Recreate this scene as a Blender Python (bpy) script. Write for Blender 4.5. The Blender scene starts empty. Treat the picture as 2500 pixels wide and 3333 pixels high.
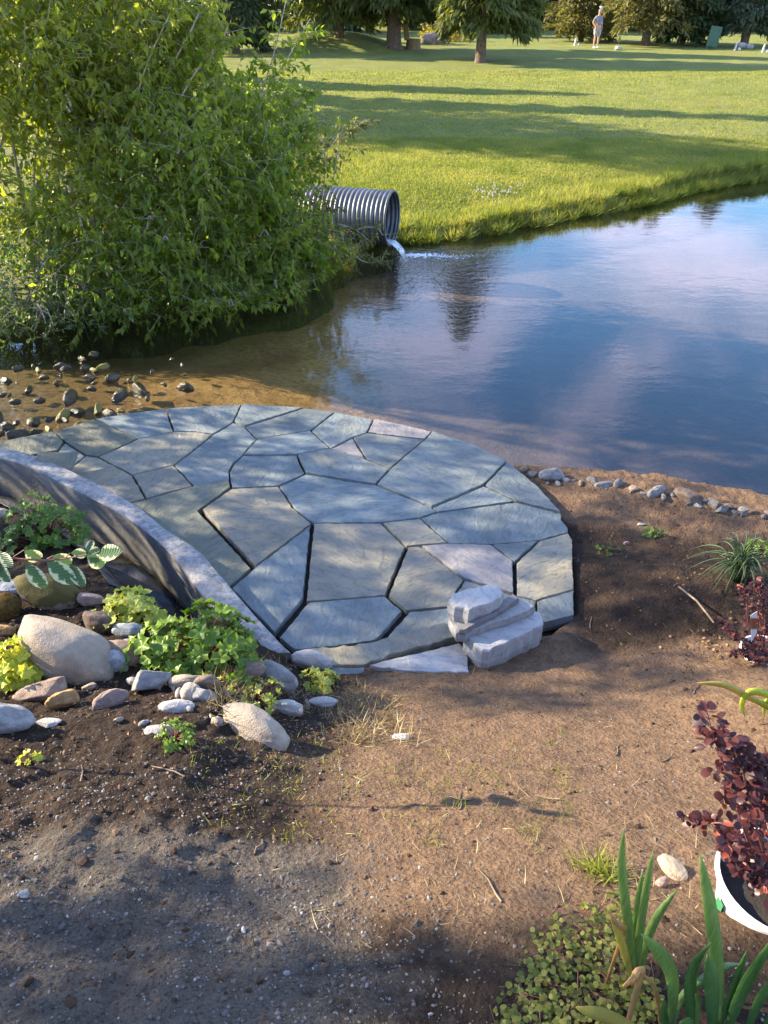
import bpy, bmesh, math, random
import numpy as np
from mathutils import Vector, Matrix, Euler, noise as mnoise
random.seed(7); RNG = np.random.default_rng(11)
SC = bpy.context.scene; COL = SC.collection
R = math.radians
# ------------------------------------------------------------------ camera, world, sun, exposure
PITCH, CAMH, FPX = R(33.2), 3.0, 2500.0
cd = bpy.data.cameras.new('camera'); cam = bpy.data.objects.new('camera', cd); COL.objects.link(cam)
cam.location = (0, 0, CAMH); cam.rotation_euler = (R(90) - PITCH, 0, 0)
cd.sensor_fit = 'HORIZONTAL'; cd.sensor_width = 36.0; cd.lens = 36.0; cd.clip_start = 0.05; cd.clip_end = 1000
SC.camera = cam
SUN_EL, SUN_AZ = R(27), math.atan2(-0.96, 0.28)          # azimuth clockwise from +Y
TO_SUN = Vector((math.sin(SUN_AZ) * math.cos(SUN_EL), math.cos(SUN_AZ) * math.cos(SUN_EL), math.sin(SUN_EL)))
SKY_STRENGTH, SUN_STRENGTH, EXPOSURE = 0.145, 5.0, 1.9
world = bpy.data.worlds.new('World'); SC.world = world; world.use_nodes = True
nt = world.node_tree; nt.nodes.clear()
def wn(t, **k):
    n = nt.nodes.new(t)
    for a, b in k.items(): setattr(n, a, b)
    return n
sky = wn('ShaderNodeTexSky', sky_type='NISHITA', sun_disc=False, sun_elevation=SUN_EL, sun_rotation=SUN_AZ, dust_density=0.0, ozone_density=3.2)
tc = wn('ShaderNodeTexCoord'); sep = wn('ShaderNodeSeparateXYZ'); nt.links.new(tc.outputs['Generated'], sep.inputs[0])
zc = wn('ShaderNodeMath', operation='MAXIMUM'); nt.links.new(sep.outputs['Z'], zc.inputs[0]); zc.inputs[1].default_value = 0.0
za = wn('ShaderNodeMath', operation='ADD'); nt.links.new(zc.outputs[0], za.inputs[0]); za.inputs[1].default_value = 0.12
dv = wn('ShaderNodeVectorMath', operation='DIVIDE'); nt.links.new(tc.outputs['Generated'], dv.inputs[0])
cz = wn('ShaderNodeCombineXYZ')
for i in range(3): nt.links.new(za.outputs[0], cz.inputs[i])
nt.links.new(cz.outputs[0], dv.inputs[1])
cn = wn('ShaderNodeTexNoise'); cn.inputs['Scale'].default_value = 1.5; cn.inputs['Detail'].default_value = 7; cn.inputs['Roughness'].default_value = 0.6
cn.inputs['Distortion'].default_value = 0.3
nt.links.new(dv.outputs[0], cn.inputs['Vector'])
cr = wn('ShaderNodeValToRGB'); cr.color_ramp.elements[0].position = 0.46; cr.color_ramp.elements[1].position = 0.70
nt.links.new(cn.outputs['Fac'], cr.inputs[0])
cm = wn('ShaderNodeMath', operation='MULTIPLY'); nt.links.new(cr.outputs[0], cm.inputs[0]); cm.inputs[1].default_value = 0.55
mx = wn('ShaderNodeMix', data_type='RGBA'); nt.links.new(cm.outputs[0], mx.inputs['Factor']); hs = wn('ShaderNodeHueSaturation'); hs.inputs['Saturation'].default_value = 1.22; nt.links.new(sky.outputs[0], hs.inputs['Color']); nt.links.new(hs.outputs[0], mx.inputs['A'])
mx.inputs['B'].default_value = (10.0, 8.0, 9.2, 1)
bg = wn('ShaderNodeBackground'); bg.inputs['Strength'].default_value = SKY_STRENGTH; nt.links.new(mx.outputs['Result'], bg.inputs[0])
wo = wn('ShaderNodeOutputWorld'); nt.links.new(bg.outputs[0], wo.inputs[0])
sl = bpy.data.lights.new('sun', 'SUN'); sl.energy = SUN_STRENGTH; sl.angle = R(0.55); sl.color = (1.0, 0.84, 0.60)
sun = bpy.data.objects.new('sun', sl); COL.objects.link(sun); sun.rotation_euler = (-TO_SUN).to_track_quat('-Z', 'Y').to_euler(); sun.location = (-20, 20, 20)
vs = SC.view_settings; vs.view_transform = 'Standard'; vs.look = 'None'; vs.gamma = 1.0; vs.use_curve_mapping = False; vs.exposure = EXPOSURE
SC.render.engine = 'CYCLES'; SC.cycles.use_denoising = True; SC.cycles.max_bounces = 8; SC.cycles.diffuse_bounces = 4; SC.cycles.transparent_max_bounces = 12
SC.cycles.caustics_reflective = False; SC.cycles.caustics_refractive = False; SC.cycles.sample_clamp_indirect = 6

# ------------------------------------------------------------------ helpers
def ray(u, v):
    a = (u - 1250) / FPX; b = -(v - 1666.5) / FPX
    return np.array([a, math.cos(PITCH) + b * math.sin(PITCH), -math.sin(PITCH) + b * math.cos(PITCH)])
def P(u, v, z):                                            # pixel -> point on the level z
    d = ray(u, v); t = (z - CAMH) / d[2]; return Vector((d[0] * t, d[1] * t, z))
def Y(u, v, y):                                            # pixel -> point on the upright plane at distance y
    d = ray(u, v); t = y / d[1]; return Vector((d[0] * t, y, CAMH + d[2] * t))
def depth_of(p): return p[1] * math.cos(PITCH) - (p[2] - CAMH) * math.sin(PITCH)
def smooth(a, b, x):
    t = np.clip((np.asarray(x, float) - a) / (b - a), 0, 1); return t * t * (3 - 2 * t)
_LAT = np.random.default_rng(3).random((64, 64))
def vnoise(x, y, s, seed=0):                               # value noise, feature size s
    x = np.asarray(x, float) / s + seed * 7.31; y = np.asarray(y, float) / s + seed * 3.77
    xi = np.floor(x).astype(int); yi = np.floor(y).astype(int); fx = x - xi; fy = y - yi
    fx = fx * fx * (3 - 2 * fx); fy = fy * fy * (3 - 2 * fy)
    g = lambda i, j: _LAT[i % 64, j % 64]
    return ((g(xi, yi) * (1 - fx) + g(xi + 1, yi) * fx) * (1 - fy) + (g(xi, yi + 1) * (1 - fx) + g(xi + 1, yi + 1) * fx) * fy) - 0.5
def fbm(x, y, s, n=4, seed=0):
    return sum(vnoise(x, y, s / 2 ** k, seed + k) / 2 ** k for k in range(n))
def seg_dist(x, y, pts, closed=False):
    x = np.asarray(x, float); y = np.asarray(y, float); d = np.full(x.shape, 1e9); n = len(pts)
    for i in range(n if closed else n - 1):
        ax, ay = pts[i][:2]; bx, by = pts[(i + 1) % n][:2]; ex, ey = bx - ax, by - ay
        t = np.clip(((x - ax) * ex + (y - ay) * ey) / (ex * ex + ey * ey + 1e-12), 0, 1)
        d = np.minimum(d, np.hypot(x - ax - t * ex, y - ay - t * ey))
    return d
def inside(x, y, poly):
    x = np.asarray(x, float); y = np.asarray(y, float); r = np.zeros(x.shape, bool); n = len(poly)
    for i in range(n):
        ax, ay = poly[i][:2]; bx, by = poly[(i + 1) % n][:2]
        if ay == by: continue
        c = ((ay > y) != (by > y)) & (x < (bx - ax) * (y - ay) / (by - ay) + ax); r ^= c
    return r
def sdf(x, y, poly): return np.where(inside(x, y, poly), -1, 1) * seg_dist(x, y, poly, True)

def mesh_np(name, V, F, smooth_=True, attrs=None):
    V = np.asarray(V, np.float32); F = np.asarray(F, np.int32); me = bpy.data.meshes.new(name); k = F.shape[1]
    me.vertices.add(len(V)); me.vertices.foreach_set('co', V.ravel())
    me.loops.add(F.size); me.loops.foreach_set('vertex_index', F.ravel())
    me.polygons.add(len(F)); me.polygons.foreach_set('loop_start', np.arange(len(F), dtype=np.int32) * k)
    me.polygons.foreach_set('use_smooth', np.full(len(F), smooth_))
    for a, val in (attrs or {}).items():
        at = me.attributes.new(a, 'FLOAT', 'POINT'); at.data.foreach_set('value', np.asarray(val, np.float32))
    me.update(calc_edges=True); me.validate(); return me
def mesh_py(name, V, F, smooth_=False):
    me = bpy.data.meshes.new(name); me.from_pydata([tuple(v) for v in V], [], F)
    me.polygons.foreach_set('use_smooth', [smooth_] * len(F)); me.update(); return me
def obj(name, me, mat=None, parent=None, loc=None, rot=None, scale=None):
    o = bpy.data.objects.new(name, me); COL.objects.link(o)
    if mat and me and not me.materials: me.materials.append(mat)
    if parent: o.parent = parent
    if loc is not None: o.location = loc
    if rot is not None: o.rotation_euler = rot
    if scale is not None: o.scale = (scale,) * 3 if isinstance(scale, (int, float)) else scale
    return o
def tag(o, label=None, cat=None, group=None, kind=None):
    if label: o['label'] = label
    if cat: o['category'] = cat
    if group: o['group'] = group
    if kind: o['kind'] = kind
    return o
def thing(name, loc, label, cat, group=None):
    return tag(obj(name, None, loc=loc), label, cat, group)
def grid(xs, ys):
    X, Yy = np.meshgrid(xs, ys); n, m = len(xs), len(ys)
    i = (np.arange(m - 1)[:, None] * n + np.arange(n - 1)[None, :]).ravel()
    return X.ravel(), Yy.ravel(), np.stack([i, i + 1, i + n + 1, i + n], 1)
def tube(path, radii, k=6):                                # one tapered tube as (V, quads)
    path = [Vector(p) for p in path]; V = []; F = []
    up = Vector((0.31, 0.17, 0.93))
    for i, p in enumerate(path):
        d = (path[min(i + 1, len(path) - 1)] - path[max(i - 1, 0)]).normalized()
        a = d.cross(up)
        if a.length < 1e-3: a = d.cross(Vector((1, 0, 0)))
        a.normalize(); b = d.cross(a)
        for j in range(k):
            t = 2 * math.pi * j / k; V.append(p + (a * math.cos(t) + b * math.sin(t)) * radii[i])
    for i in range(len(path) - 1):
        for j in range(k):
            F.append((i * k + j, i * k + (j + 1) % k, (i + 1) * k + (j + 1) % k, (i + 1) * k + j))
    return V, F
class Acc:                                                 # collects quads of one part
    def __init__(s): s.V = []; s.F = []
    def add(s, VF):
        o = len(s.V); s.V += list(VF[0]); s.F += [tuple(i + o for i in f) for f in VF[1]]
    def mesh(s, name, sm=True): return mesh_py(name, s.V, s.F, sm)
def scatter(tmplV, tmplF, pos, dx, nz, sx, sy, attrs=None, name='foliage', sz=None):
    """leaf-shaped faces: tmpl in (x along, y across, z up), axis dx, normal hint nz, sizes sx, sy"""
    T = np.asarray(tmplV, float); TF = np.asarray(tmplF, int); n = len(pos)
    dx = dx / (np.linalg.norm(dx, axis=1, keepdims=True) + 1e-9)
    sd = np.cross(nz, dx); sd /= (np.linalg.norm(sd, axis=1, keepdims=True) + 1e-9); nn = np.cross(dx, sd)
    sx = np.broadcast_to(sx, (n,)); sy = np.broadcast_to(sy, (n,)); sz = sx if sz is None else np.broadcast_to(sz, (n,))
    V = pos[:, None, :] + dx[:, None, :] * (T[None, :, 0] * sx[:, None])[..., None] + sd[:, None, :] * (T[None, :, 1] * sy[:, None])[..., None] \
        + nn[:, None, :] * (T[None, :, 2] * sz[:, None])[..., None]
    F = (TF[None] + (np.arange(n) * len(T))[:, None, None]).reshape(-1, TF.shape[1])
    at = {k: np.repeat(v, len(T)) for k, v in (attrs or {}).items()}
    return mesh_np(name, V.reshape(-1, 3), F, True, at)

# ------------------------------------------------------------------ materials
class NB:
    def __init__(s, name):
        s.m = bpy.data.materials.new(name); s.m.use_nodes = True; s.t = s.m.node_tree; s.t.nodes.clear()
        s.out = s.n('ShaderNodeOutputMaterial')
    def n(s, t, **k):
        x = s.t.nodes.new(t)
        for a, b in k.items():
            if hasattr(x, a): setattr(x, a, b)
        return x
    def l(s, a, b): s.t.links.new(a, b)
    def set(s, sock, v):
        if hasattr(v, 'links') or hasattr(v, 'is_output'): s.l(v, sock)
        elif isinstance(v, (tuple, list)) and len(v) == 3 and sock.type == 'RGBA': sock.default_value = (*v, 1)
        else: sock.default_value = v
    def coord(s, kind='Object'): return s.n('ShaderNodeTexCoord').outputs[kind]
    def geo(s): return s.n('ShaderNodeNewGeometry').outputs['Position']
    def noise(s, vec, scale, detail=4, rough=0.55, dist=0, out='Fac'):
        x = s.n('ShaderNodeTexNoise'); s.l(vec, x.inputs['Vector']); x.inputs['Scale'].default_value = scale
        x.inputs['Detail'].default_value = detail; x.inputs['Roughness'].default_value = rough; x.inputs['Distortion'].default_value = dist
        return x.outputs[out]
    def vor(s, vec, scale, out='Distance', feat='F1'):
        x = s.n('ShaderNodeTexVoronoi', feature=feat); s.l(vec, x.inputs['Vector']); x.inputs['Scale'].default_value = scale; return x.outputs[out]
    def ramp(s, fac, *stops):
        x = s.n('ShaderNodeValToRGB'); e = x.color_ramp.elements
        while len(e) < len(stops): e.new(0.5)
        for q, (p, c) in zip(e, stops): q.position = p; q.color = (*c, 1) if isinstance(c, (tuple, list)) else (c, c, c, 1)
        s.l(fac, x.inputs[0]); return x.outputs[0]
    def mix(s, fac, a, b, mode='MIX'):
        x = s.n('ShaderNodeMix', data_type='RGBA', blend_type=mode); s.set(x.inputs['Factor'], fac); s.set(x.inputs['A'], a); s.set(x.inputs['B'], b); return x.outputs['Result']
    def math(s, op, a, b=0.0):
        x = s.n('ShaderNodeMath', operation=op); s.set(x.inputs[0], a); s.set(x.inputs[1], b); return x.outputs[0]
    def mapv(s, vec, scale=(1, 1, 1), rot=(0, 0, 0), loc=(0, 0, 0)):
        x = s.n('ShaderNodeMapping'); s.l(vec, x.inputs[0]); x.inputs['Scale'].default_value = scale; x.inputs['Rotation'].default_value = rot; x.inputs['Location'].default_value = loc
        return x.outputs[0]
    def attr(s, name): return s.n('ShaderNodeAttribute', attribute_name=name).outputs['Fac']
    def rnd(s): return s.n('ShaderNodeObjectInfo').outputs['Random']
    def bump(s, h, strength=0.5, dist=0.01, normal=None):
        x = s.n('ShaderNodeBump'); s.l(h, x.inputs['Height']); x.inputs['Strength'].default_value = strength; x.inputs['Distance'].default_value = dist
        if normal is not None: s.l(normal, x.inputs['Normal'])
        return x.outputs[0]
    def pbr(s, color, rough=0.8, normal=None, spec=0.4, **k):
        b = s.n('ShaderNodeBsdfPrincipled'); s.set(b.inputs['Base Color'], color); s.set(b.inputs['Roughness'], rough); b.inputs['Specular IOR Level'].default_value = spec
        if normal is not None: s.l(normal, b.inputs['Normal'])
        for a, v in k.items(): s.set(b.inputs[a.replace('_', ' ')], v)
        return b.outputs[0]
    def done(s, sh): s.l(sh, s.out.inputs[0]); return s.m
def leaf_mat(name, dark, light, trans=0.45, rough=0.45, tcol=None, obj_random=False, mott=None):
    b = NB(name); f = b.rnd() if obj_random else b.attr('tint')
    c = b.ramp(f, (0.0, dark), (1.0, light))
    if mott:
        c = b.mix(b.ramp(b.noise(b.coord(), mott[0], 3), (0.45, 0.0), (0.65, 1.0)), c, mott[1])
    sh = b.pbr(c, rough, spec=0.35)
    t = b.n('ShaderNodeBsdfTranslucent'); b.l(b.mix(1.0, c, tcol or (1.9, 1.75, 0.75), 'MULTIPLY'), t.inputs[0])
    m = b.n('ShaderNodeMixShader'); m.inputs[0].default_value = trans; b.l(sh, m.inputs[1]); b.l(t.outputs[0], m.inputs[2])
    return b.done(m.outputs[0])
def rock_mat(name, c1, c2, moss=None, rough=0.85, speck=0.35):
    b = NB(name); co = b.coord(); w = b.geo()
    n1 = b.noise(co, 2.2, 5, 0.6, 0.4); n2 = b.noise(w, 38, 6, 0.7); n3 = b.noise(w, 160, 2)
    c = b.mix(b.ramp(n1, (0.35, 0.0), (0.65, 1.0)), c1, c2)
    c = b.mix(b.math('MULTIPLY', b.ramp(n2, (0.4, 0.0), (0.62, 1.0)), speck), c, tuple(x * 0.45 for x in c1))
    r = b.n('ShaderNodeHueSaturation'); b.l(c, r.inputs['Color']); b.l(b.math('ADD', b.math('MULTIPLY', b.rnd(), 0.5), 0.75), r.inputs['Value']); c = r.outputs[0]
    if moss:
        nz = b.n('ShaderNodeSeparateXYZ'); g = b.n('ShaderNodeNewGeometry'); b.l(g.outputs['Normal'], nz.inputs[0])
        k = b.math('ADD', b.math('MULTIPLY', nz.outputs['Z'], 0.35), b.noise(w, 14, 4))
        c = b.mix(b.ramp(k, (moss[1], 0.0), (moss[1] + 0.12, 1.0)), c, moss[0])
    h = b.math('ADD', b.math('MULTIPLY', n2, 0.6), b.math('MULTIPLY', n3, 0.3))
    return b.done(b.pbr(c, rough, b.bump(h, 0.9, 0.012)))
M = {}
def soil_mat():
    b = NB('soil'); w = b.geo(); dry = b.attr('dry'); grav = b.attr('grav')
    n1 = b.noise(w, 2.0, 6, 0.6); n2 = b.noise(w, 22, 6, 0.65); n3 = b.noise(w, 110, 4, 0.65); v = b.vor(w, 60)
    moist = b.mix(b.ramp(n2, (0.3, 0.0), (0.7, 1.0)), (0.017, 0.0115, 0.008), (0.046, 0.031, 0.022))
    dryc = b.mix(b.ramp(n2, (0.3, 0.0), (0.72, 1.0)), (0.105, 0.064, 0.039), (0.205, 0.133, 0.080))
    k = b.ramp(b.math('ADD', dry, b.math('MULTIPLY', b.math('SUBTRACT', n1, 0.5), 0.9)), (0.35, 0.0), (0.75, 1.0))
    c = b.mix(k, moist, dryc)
    gv = b.mix(b.ramp(n3, (0.35, 0.0), (0.68, 1.0)), (0.050, 0.041, 0.033), (0.165, 0.142, 0.115))
    c = b.mix(b.ramp(b.math('ADD', grav, b.math('MULTIPLY', b.math('SUBTRACT', n2, 0.5), 1.1)), (0.35, 0.0), (0.8, 1.0)), c, gv)
    c = b.mix(b.math('MULTIPLY', b.ramp(n3, (0.52, 0.0), (0.66, 1.0)), 0.55), c, (0.022, 0.014, 0.010))
    h = b.math('ADD', b.math('MULTIPLY', n2, 1.0), b.math('ADD', b.math('MULTIPLY', n3, 0.55), b.math('MULTIPLY', v, 0.35)))
    return b.done(b.pbr(c, 0.95, b.bump(h, 0.9, 0.02), spec=0.15))
M['soil'] = soil_mat()
def lawn_mat():
    b = NB('lawn'); w = b.geo()
    n0 = b.noise(w, 0.16, 4, 0.6); n1 = b.noise(w, 0.9, 6, 0.65); n2 = b.noise(w, 9, 5, 0.7); n3 = b.noise(b.mapv(w, (1, 1, 0.3)), 60, 3, 0.7)
    c = b.mix(b.ramp(n1, (0.32, 0.0), (0.68, 1.0)), (0.125, 0.145, 0.032), (0.225, 0.225, 0.074))
    c = b.mix(b.math('MULTIPLY', b.ramp(n0, (0.5, 0.0), (0.68, 1.0)), 0.5), c, (0.20, 0.175, 0.055))
    c = b.mix(b.math('MULTIPLY', b.ramp(n2, (0.5, 0.0), (0.72, 1.0)), 0.6), c, (0.028, 0.045, 0.008))
    pt = b.ramp(b.noise(w, 0.55, 3, 0.5), (0.66, 0.0), (0.74, 1.0))
    c = b.mix(b.math('MULTIPLY', pt, 0.7), c, (0.17, 0.105, 0.06))
    wet = b.attr('wet'); c = b.mix(wet, c, (0.022, 0.015, 0.009))
    h = b.math('ADD', n2, n3)
    return b.done(b.pbr(c, 0.9, b.bump(h, 1.0, 0.06), spec=0.15, Sheen_Weight=0.25, Sheen_Tint=(0.7, 0.85, 0.25)))
M['lawn'] = lawn_mat()
def bed_mat():
    b = NB('pond_bed'); w = b.geo(); n1 = b.noise(w, 1.6, 5, 0.6); n2 = b.noise(w, 14, 6, 0.7); n3 = b.noise(w, 60, 3)
    c = b.mix(b.ramp(n1, (0.35, 0.0), (0.65, 1.0)), (0.24, 0.145, 0.050), (0.42, 0.275, 0.105))
    c = b.mix(b.ramp(n2, (0.45, 0.0), (0.7, 0.75)), c, (0.05, 0.032, 0.014))
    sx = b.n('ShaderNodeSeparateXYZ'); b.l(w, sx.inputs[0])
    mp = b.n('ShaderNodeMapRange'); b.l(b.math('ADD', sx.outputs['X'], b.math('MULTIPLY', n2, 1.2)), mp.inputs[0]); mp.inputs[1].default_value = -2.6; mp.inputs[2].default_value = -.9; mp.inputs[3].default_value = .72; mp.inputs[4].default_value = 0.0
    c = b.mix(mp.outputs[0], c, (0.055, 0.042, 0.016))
    d = b.attr('deep'); c = b.mix(b.math('MULTIPLY', d, .88), c, (0.060, 0.053, 0.062))  # depth shading of the water put into the bed colour
    return b.done(b.pbr(c, 0.9, b.bump(b.math('ADD', n2, b.math('MULTIPLY', n3, 0.4)), 0.8, 0.03), spec=0.2))
M['bed'] = bed_mat()
def water_mat():
    b = NB('water'); w = b.geo(); rf = b.attr('riffle')
    n1 = b.noise(b.mapv(w, (1.0, 1.6, 1)), 5.0, 4, 0.55, 0.6); n2 = b.noise(w, 22, 3, 0.5, 0.4); n0 = b.noise(b.mapv(w, (1, 1.5, 1)), 1.6, 3, 0.5)
    h = b.math('ADD', b.math('MULTIPLY', n0, 0.0028), b.math('ADD', b.math('MULTIPLY', b.math('ADD', n1, 0.0), b.math('ADD', b.math('MULTIPLY', rf, 0.045), 0.0009)),
        b.math('MULTIPLY', n2, b.math('ADD', b.math('MULTIPLY', rf, 0.016), 0.0004))))
    x = b.n('ShaderNodeBump'); b.l(h, x.inputs['Height']); x.inputs['Strength'].default_value = 1.0; x.inputs['Distance'].default_value = 1.0
    fr = b.n('ShaderNodeFresnel'); bf = b.n('ShaderNodeNewGeometry').outputs['Backfacing']; b.l(b.math('ADD', 1.42, b.math('MULTIPLY', bf, 1 / 1.42 - 1.42)), fr.inputs['IOR']); b.l(x.outputs[0], fr.inputs['Normal'])
    tr = b.n('ShaderNodeBsdfTransparent'); tr.inputs[0].default_value = (0.82, 0.80, 0.74, 1)
    gl = b.n('ShaderNodeBsdfGlossy'); gl.inputs['Roughness'].default_value = 0.015; gl.inputs[0].default_value = (1, 1, 1, 1); b.l(x.outputs[0], gl.inputs['Normal'])
    m = b.n('ShaderNodeMixShader'); b.l(fr.outputs[0], m.inputs[0]); b.l(tr.outputs[0], m.inputs[1]); b.l(gl.outputs[0], m.inputs[2])
    return b.done(m.outputs[0])
M['water'] = water_mat()
def slate_mat(name, base, alt, warm, amount=0.55):
    b = NB(name); co = b.coord(); rn = b.rnd()
    vr = b.n('ShaderNodeVectorRotate', rotation_type='Z_AXIS'); b.l(co, vr.inputs['Vector']); b.l(b.math('MULTIPLY', rn, 6.28), vr.inputs['Angle'])
    ad = b.n('ShaderNodeVectorMath', operation='ADD'); b.l(vr.outputs[0], ad.inputs[0])
    cx = b.n('ShaderNodeCombineXYZ'); b.l(b.math('MULTIPLY', rn, 37.0), cx.inputs[0]); b.l(b.math('MULTIPLY', rn, 91.0), cx.inputs[1]); b.l(cx.outputs[0], ad.inputs[1])
    q = ad.outputs[0]; st = b.mapv(q, (1, 2.1, 1))
    n1 = b.noise(st, 2.2, 6, 0.6, 0.8); n2 = b.noise(st, 16, 6, 0.62, 0.5); n3 = b.noise(q, 120, 3, 0.6); n4 = b.noise(q, 3.0, 5, 0.6, 1.2); n5 = b.noise(b.mapv(q, (1, 1.3, 1)), 1.2, 3, 0.5, 0.5)
    c = b.mix(b.ramp(n1, (0.32, 0.0), (0.68, 1.0)), base, alt)
    sel = b.math('MULTIPLY', b.ramp(b.math('FRACT', b.math('MULTIPLY', rn, 7.3)), (0.2, 0.1), (0.9, 1.0)), amount)
    c = b.mix(b.math('MULTIPLY', b.ramp(n4, (0.42, 0.0), (0.64, 1.0)), sel), c, warm)
    c = b.mix(b.math('MULTIPLY', b.ramp(n2, (0.48, 0.0), (0.72, 1.0)), 0.6), c, tuple(x * 0.5 for x in base))
    c = b.mix(b.math('MULTIPLY', b.ramp(n3, (0.6, 0.0), (0.75, 1.0)), 0.35), c, (0.5, 0.5, 0.5))
    hs = b.n('ShaderNodeHueSaturation'); b.l(c, hs.inputs['Color']); b.l(b.math('ADD', b.math('MULTIPLY', rn, 0.35), 0.82), hs.inputs['Value'])
    lay2 = b.noise(b.mapv(co, (4, 4, 75)), 1.0, 4, .6); lay = b.math('FRACT', b.math('MULTIPLY', n5, 9.0))
    h = b.math('ADD', b.math('MULTIPLY', n2, 1.0), b.math('ADD', b.math('MULTIPLY', n3, 0.25), b.math('ADD', b.math('MULTIPLY', b.ramp(lay, (0.0, 0.0), (0.12, 1.0)), 0.30), b.math('MULTIPLY', lay2, 0.9))))
    return b.done(b.pbr(hs.outputs[0], 0.62, b.bump(h, 0.75, 0.014), spec=0.45))
M['slate'] = slate_mat('slate', (0.092, 0.118, 0.122), (0.166, 0.200, 0.203), (0.225, 0.20, 0.135))
M['slate_dark'] = slate_mat('slate_dark', (0.092, 0.100, 0.074), (0.145, 0.152, 0.112), (0.19, 0.165, 0.10))
M['slate_warm'] = slate_mat('slate_warm', (0.150, 0.146, 0.115), (0.220, 0.212, 0.168), (0.29, 0.235, 0.14), 0.8)
M['slate_pink'] = slate_mat('slate_pink', (0.18, 0.170, 0.170), (0.225, 0.212, 0.210), (0.24, 0.20, 0.165))
M['slate_white'] = slate_mat('slate_white', (0.27, 0.27, 0.275), (0.38, 0.38, 0.375), (0.30, 0.25, 0.185), 0.6)
def plain(name, c1, c2, scale=8, rough=0.8, bump=0.3, dist=0.01, spec=0.4, **k):
    b = NB(name); w = b.coord(); n = b.noise(w, scale, 6, 0.62, 0.3); n2 = b.noise(w, scale * 7, 4, 0.6)
    c = b.mix(b.ramp(n, (0.33, 0.0), (0.67, 1.0)), c1, c2)
    return b.done(b.pbr(c, rough, b.bump(b.math('ADD', n, b.math('MULTIPLY', n2, 0.5)), bump, dist), spec=spec, **k))
def concrete_mat():
    b = NB('concrete'); w = b.geo(); n1 = b.noise(w, 3, 6, 0.65, 0.4); n2 = b.noise(w, 28, 6, 0.7); n3 = b.noise(w, 120, 3)
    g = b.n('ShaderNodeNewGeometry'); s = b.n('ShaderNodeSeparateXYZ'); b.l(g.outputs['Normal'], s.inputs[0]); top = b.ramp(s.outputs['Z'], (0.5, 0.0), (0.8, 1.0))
    side = b.mix(b.ramp(n1, (0.3, 0.0), (0.7, 1.0)), (0.085, 0.085, 0.083), (0.20, 0.198, 0.19))  # side faces coloured darker, in place of shade on the wall
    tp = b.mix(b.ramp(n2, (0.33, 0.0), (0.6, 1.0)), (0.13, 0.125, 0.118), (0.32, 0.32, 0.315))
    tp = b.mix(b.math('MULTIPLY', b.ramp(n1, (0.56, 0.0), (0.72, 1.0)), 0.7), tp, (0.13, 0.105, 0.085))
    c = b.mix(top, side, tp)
    h = b.math('ADD', n2, b.math('MULTIPLY', n3, 0.4))
    return b.done(b.pbr(c, 0.85, b.bump(h, 0.7, 0.015)))
M['concrete'] = concrete_mat()
M['liner'] = plain('liner', (0.016, 0.017, 0.021), (0.034, 0.037, 0.047), 6, 0.40, 0.35, 0.02)
M['joint'] = plain('joint', (0.012, 0.011, 0.010), (0.035, 0.030, 0.026), 20, 0.95, 0.6, 0.01)
M['bark'] = plain('bark', (0.24, 0.195, 0.14), (0.46, 0.40, 0.31), 14, 0.85, 0.5, 0.01)
M['bark_dark'] = plain('bark_dark', (0.07, 0.05, 0.036), (0.16, 0.115, 0.08), 7, 0.9, 0.9, 0.03)
M['galv'] = plain('galv', (0.085, 0.092, 0.10), (0.185, 0.195, 0.205), 5, 0.5, 0.1, 0.004, Metallic=0.5)
M['rust'] = plain('rust', (0.10, 0.06, 0.035), (0.23, 0.17, 0.12), 6, 0.8, 0.4, 0.01)
M['white_pot'] = plain('white_pot', (0.68, 0.68, 0.67), (0.80, 0.80, 0.79), 9, 0.4, 0.05, 0.003)
M['dry_grass'] = leaf_mat('dry_grass', (0.20, 0.15, 0.07), (0.38, 0.30, 0.16), 0.2, tcol=(1.2, 1.1, 0.8))
M['twig'] = plain('twig', (0.11, 0.075, 0.05), (0.26, 0.2, 0.14), 25, 0.85, 0.4, 0.004)

# ------------------------------------------------------------------ terrain functions
PZ = 0.22                                                  # patio surface level
ARC = [(-3.6, 4.95), (-2.95, 5.13), (-2.6, 5.28), (-1.81, 5.68), (-.67, 5.70), (.3, 5.28), (.85, 4.95)]
NEAR_LAND = [(-12, 2.6), (-7, 3.9), (-5, 4.5)] + ARC + [(1.02, 5.02), (1.39, 4.92), (1.75, 4.85), (2.16, 4.75), (2.73, 4.50), (3.5, 4.15), (5, 3.5), (12, 2.0), (12, -9), (-12, -9)]
WB = [P(u, v, .34) for u, v in [(-420, 1415), (-200, 1420), (0, 1454), (120, 1485), (229, 1528), (431, 1636), (542, 1717), (651, 1795), (753, 1907), (874, 2050), (948, 2120)]]
WF = [P(u, v, .34) for u, v in [(-440, 1432), (-200, 1446), (0, 1491), (120, 1532), (215, 1580), (395, 1677), (485, 1738), (572, 1826), (640, 1915), (723, 2012), (862, 2127)]]
PATIO_POLY = [(-3.1, 5.2), (-2.95, 5.23), (-2.6, 5.4), (-1.81, 5.81), (-.67, 5.84), (.37, 5.41), (.9, 4.93), (1.2, 4.2), (1.08, 3.3), (.9, 3.1), (.3, 2.9), (-.5, 2.85)] + [(p.x, p.y) for p in reversed(WF[2:])]
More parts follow.
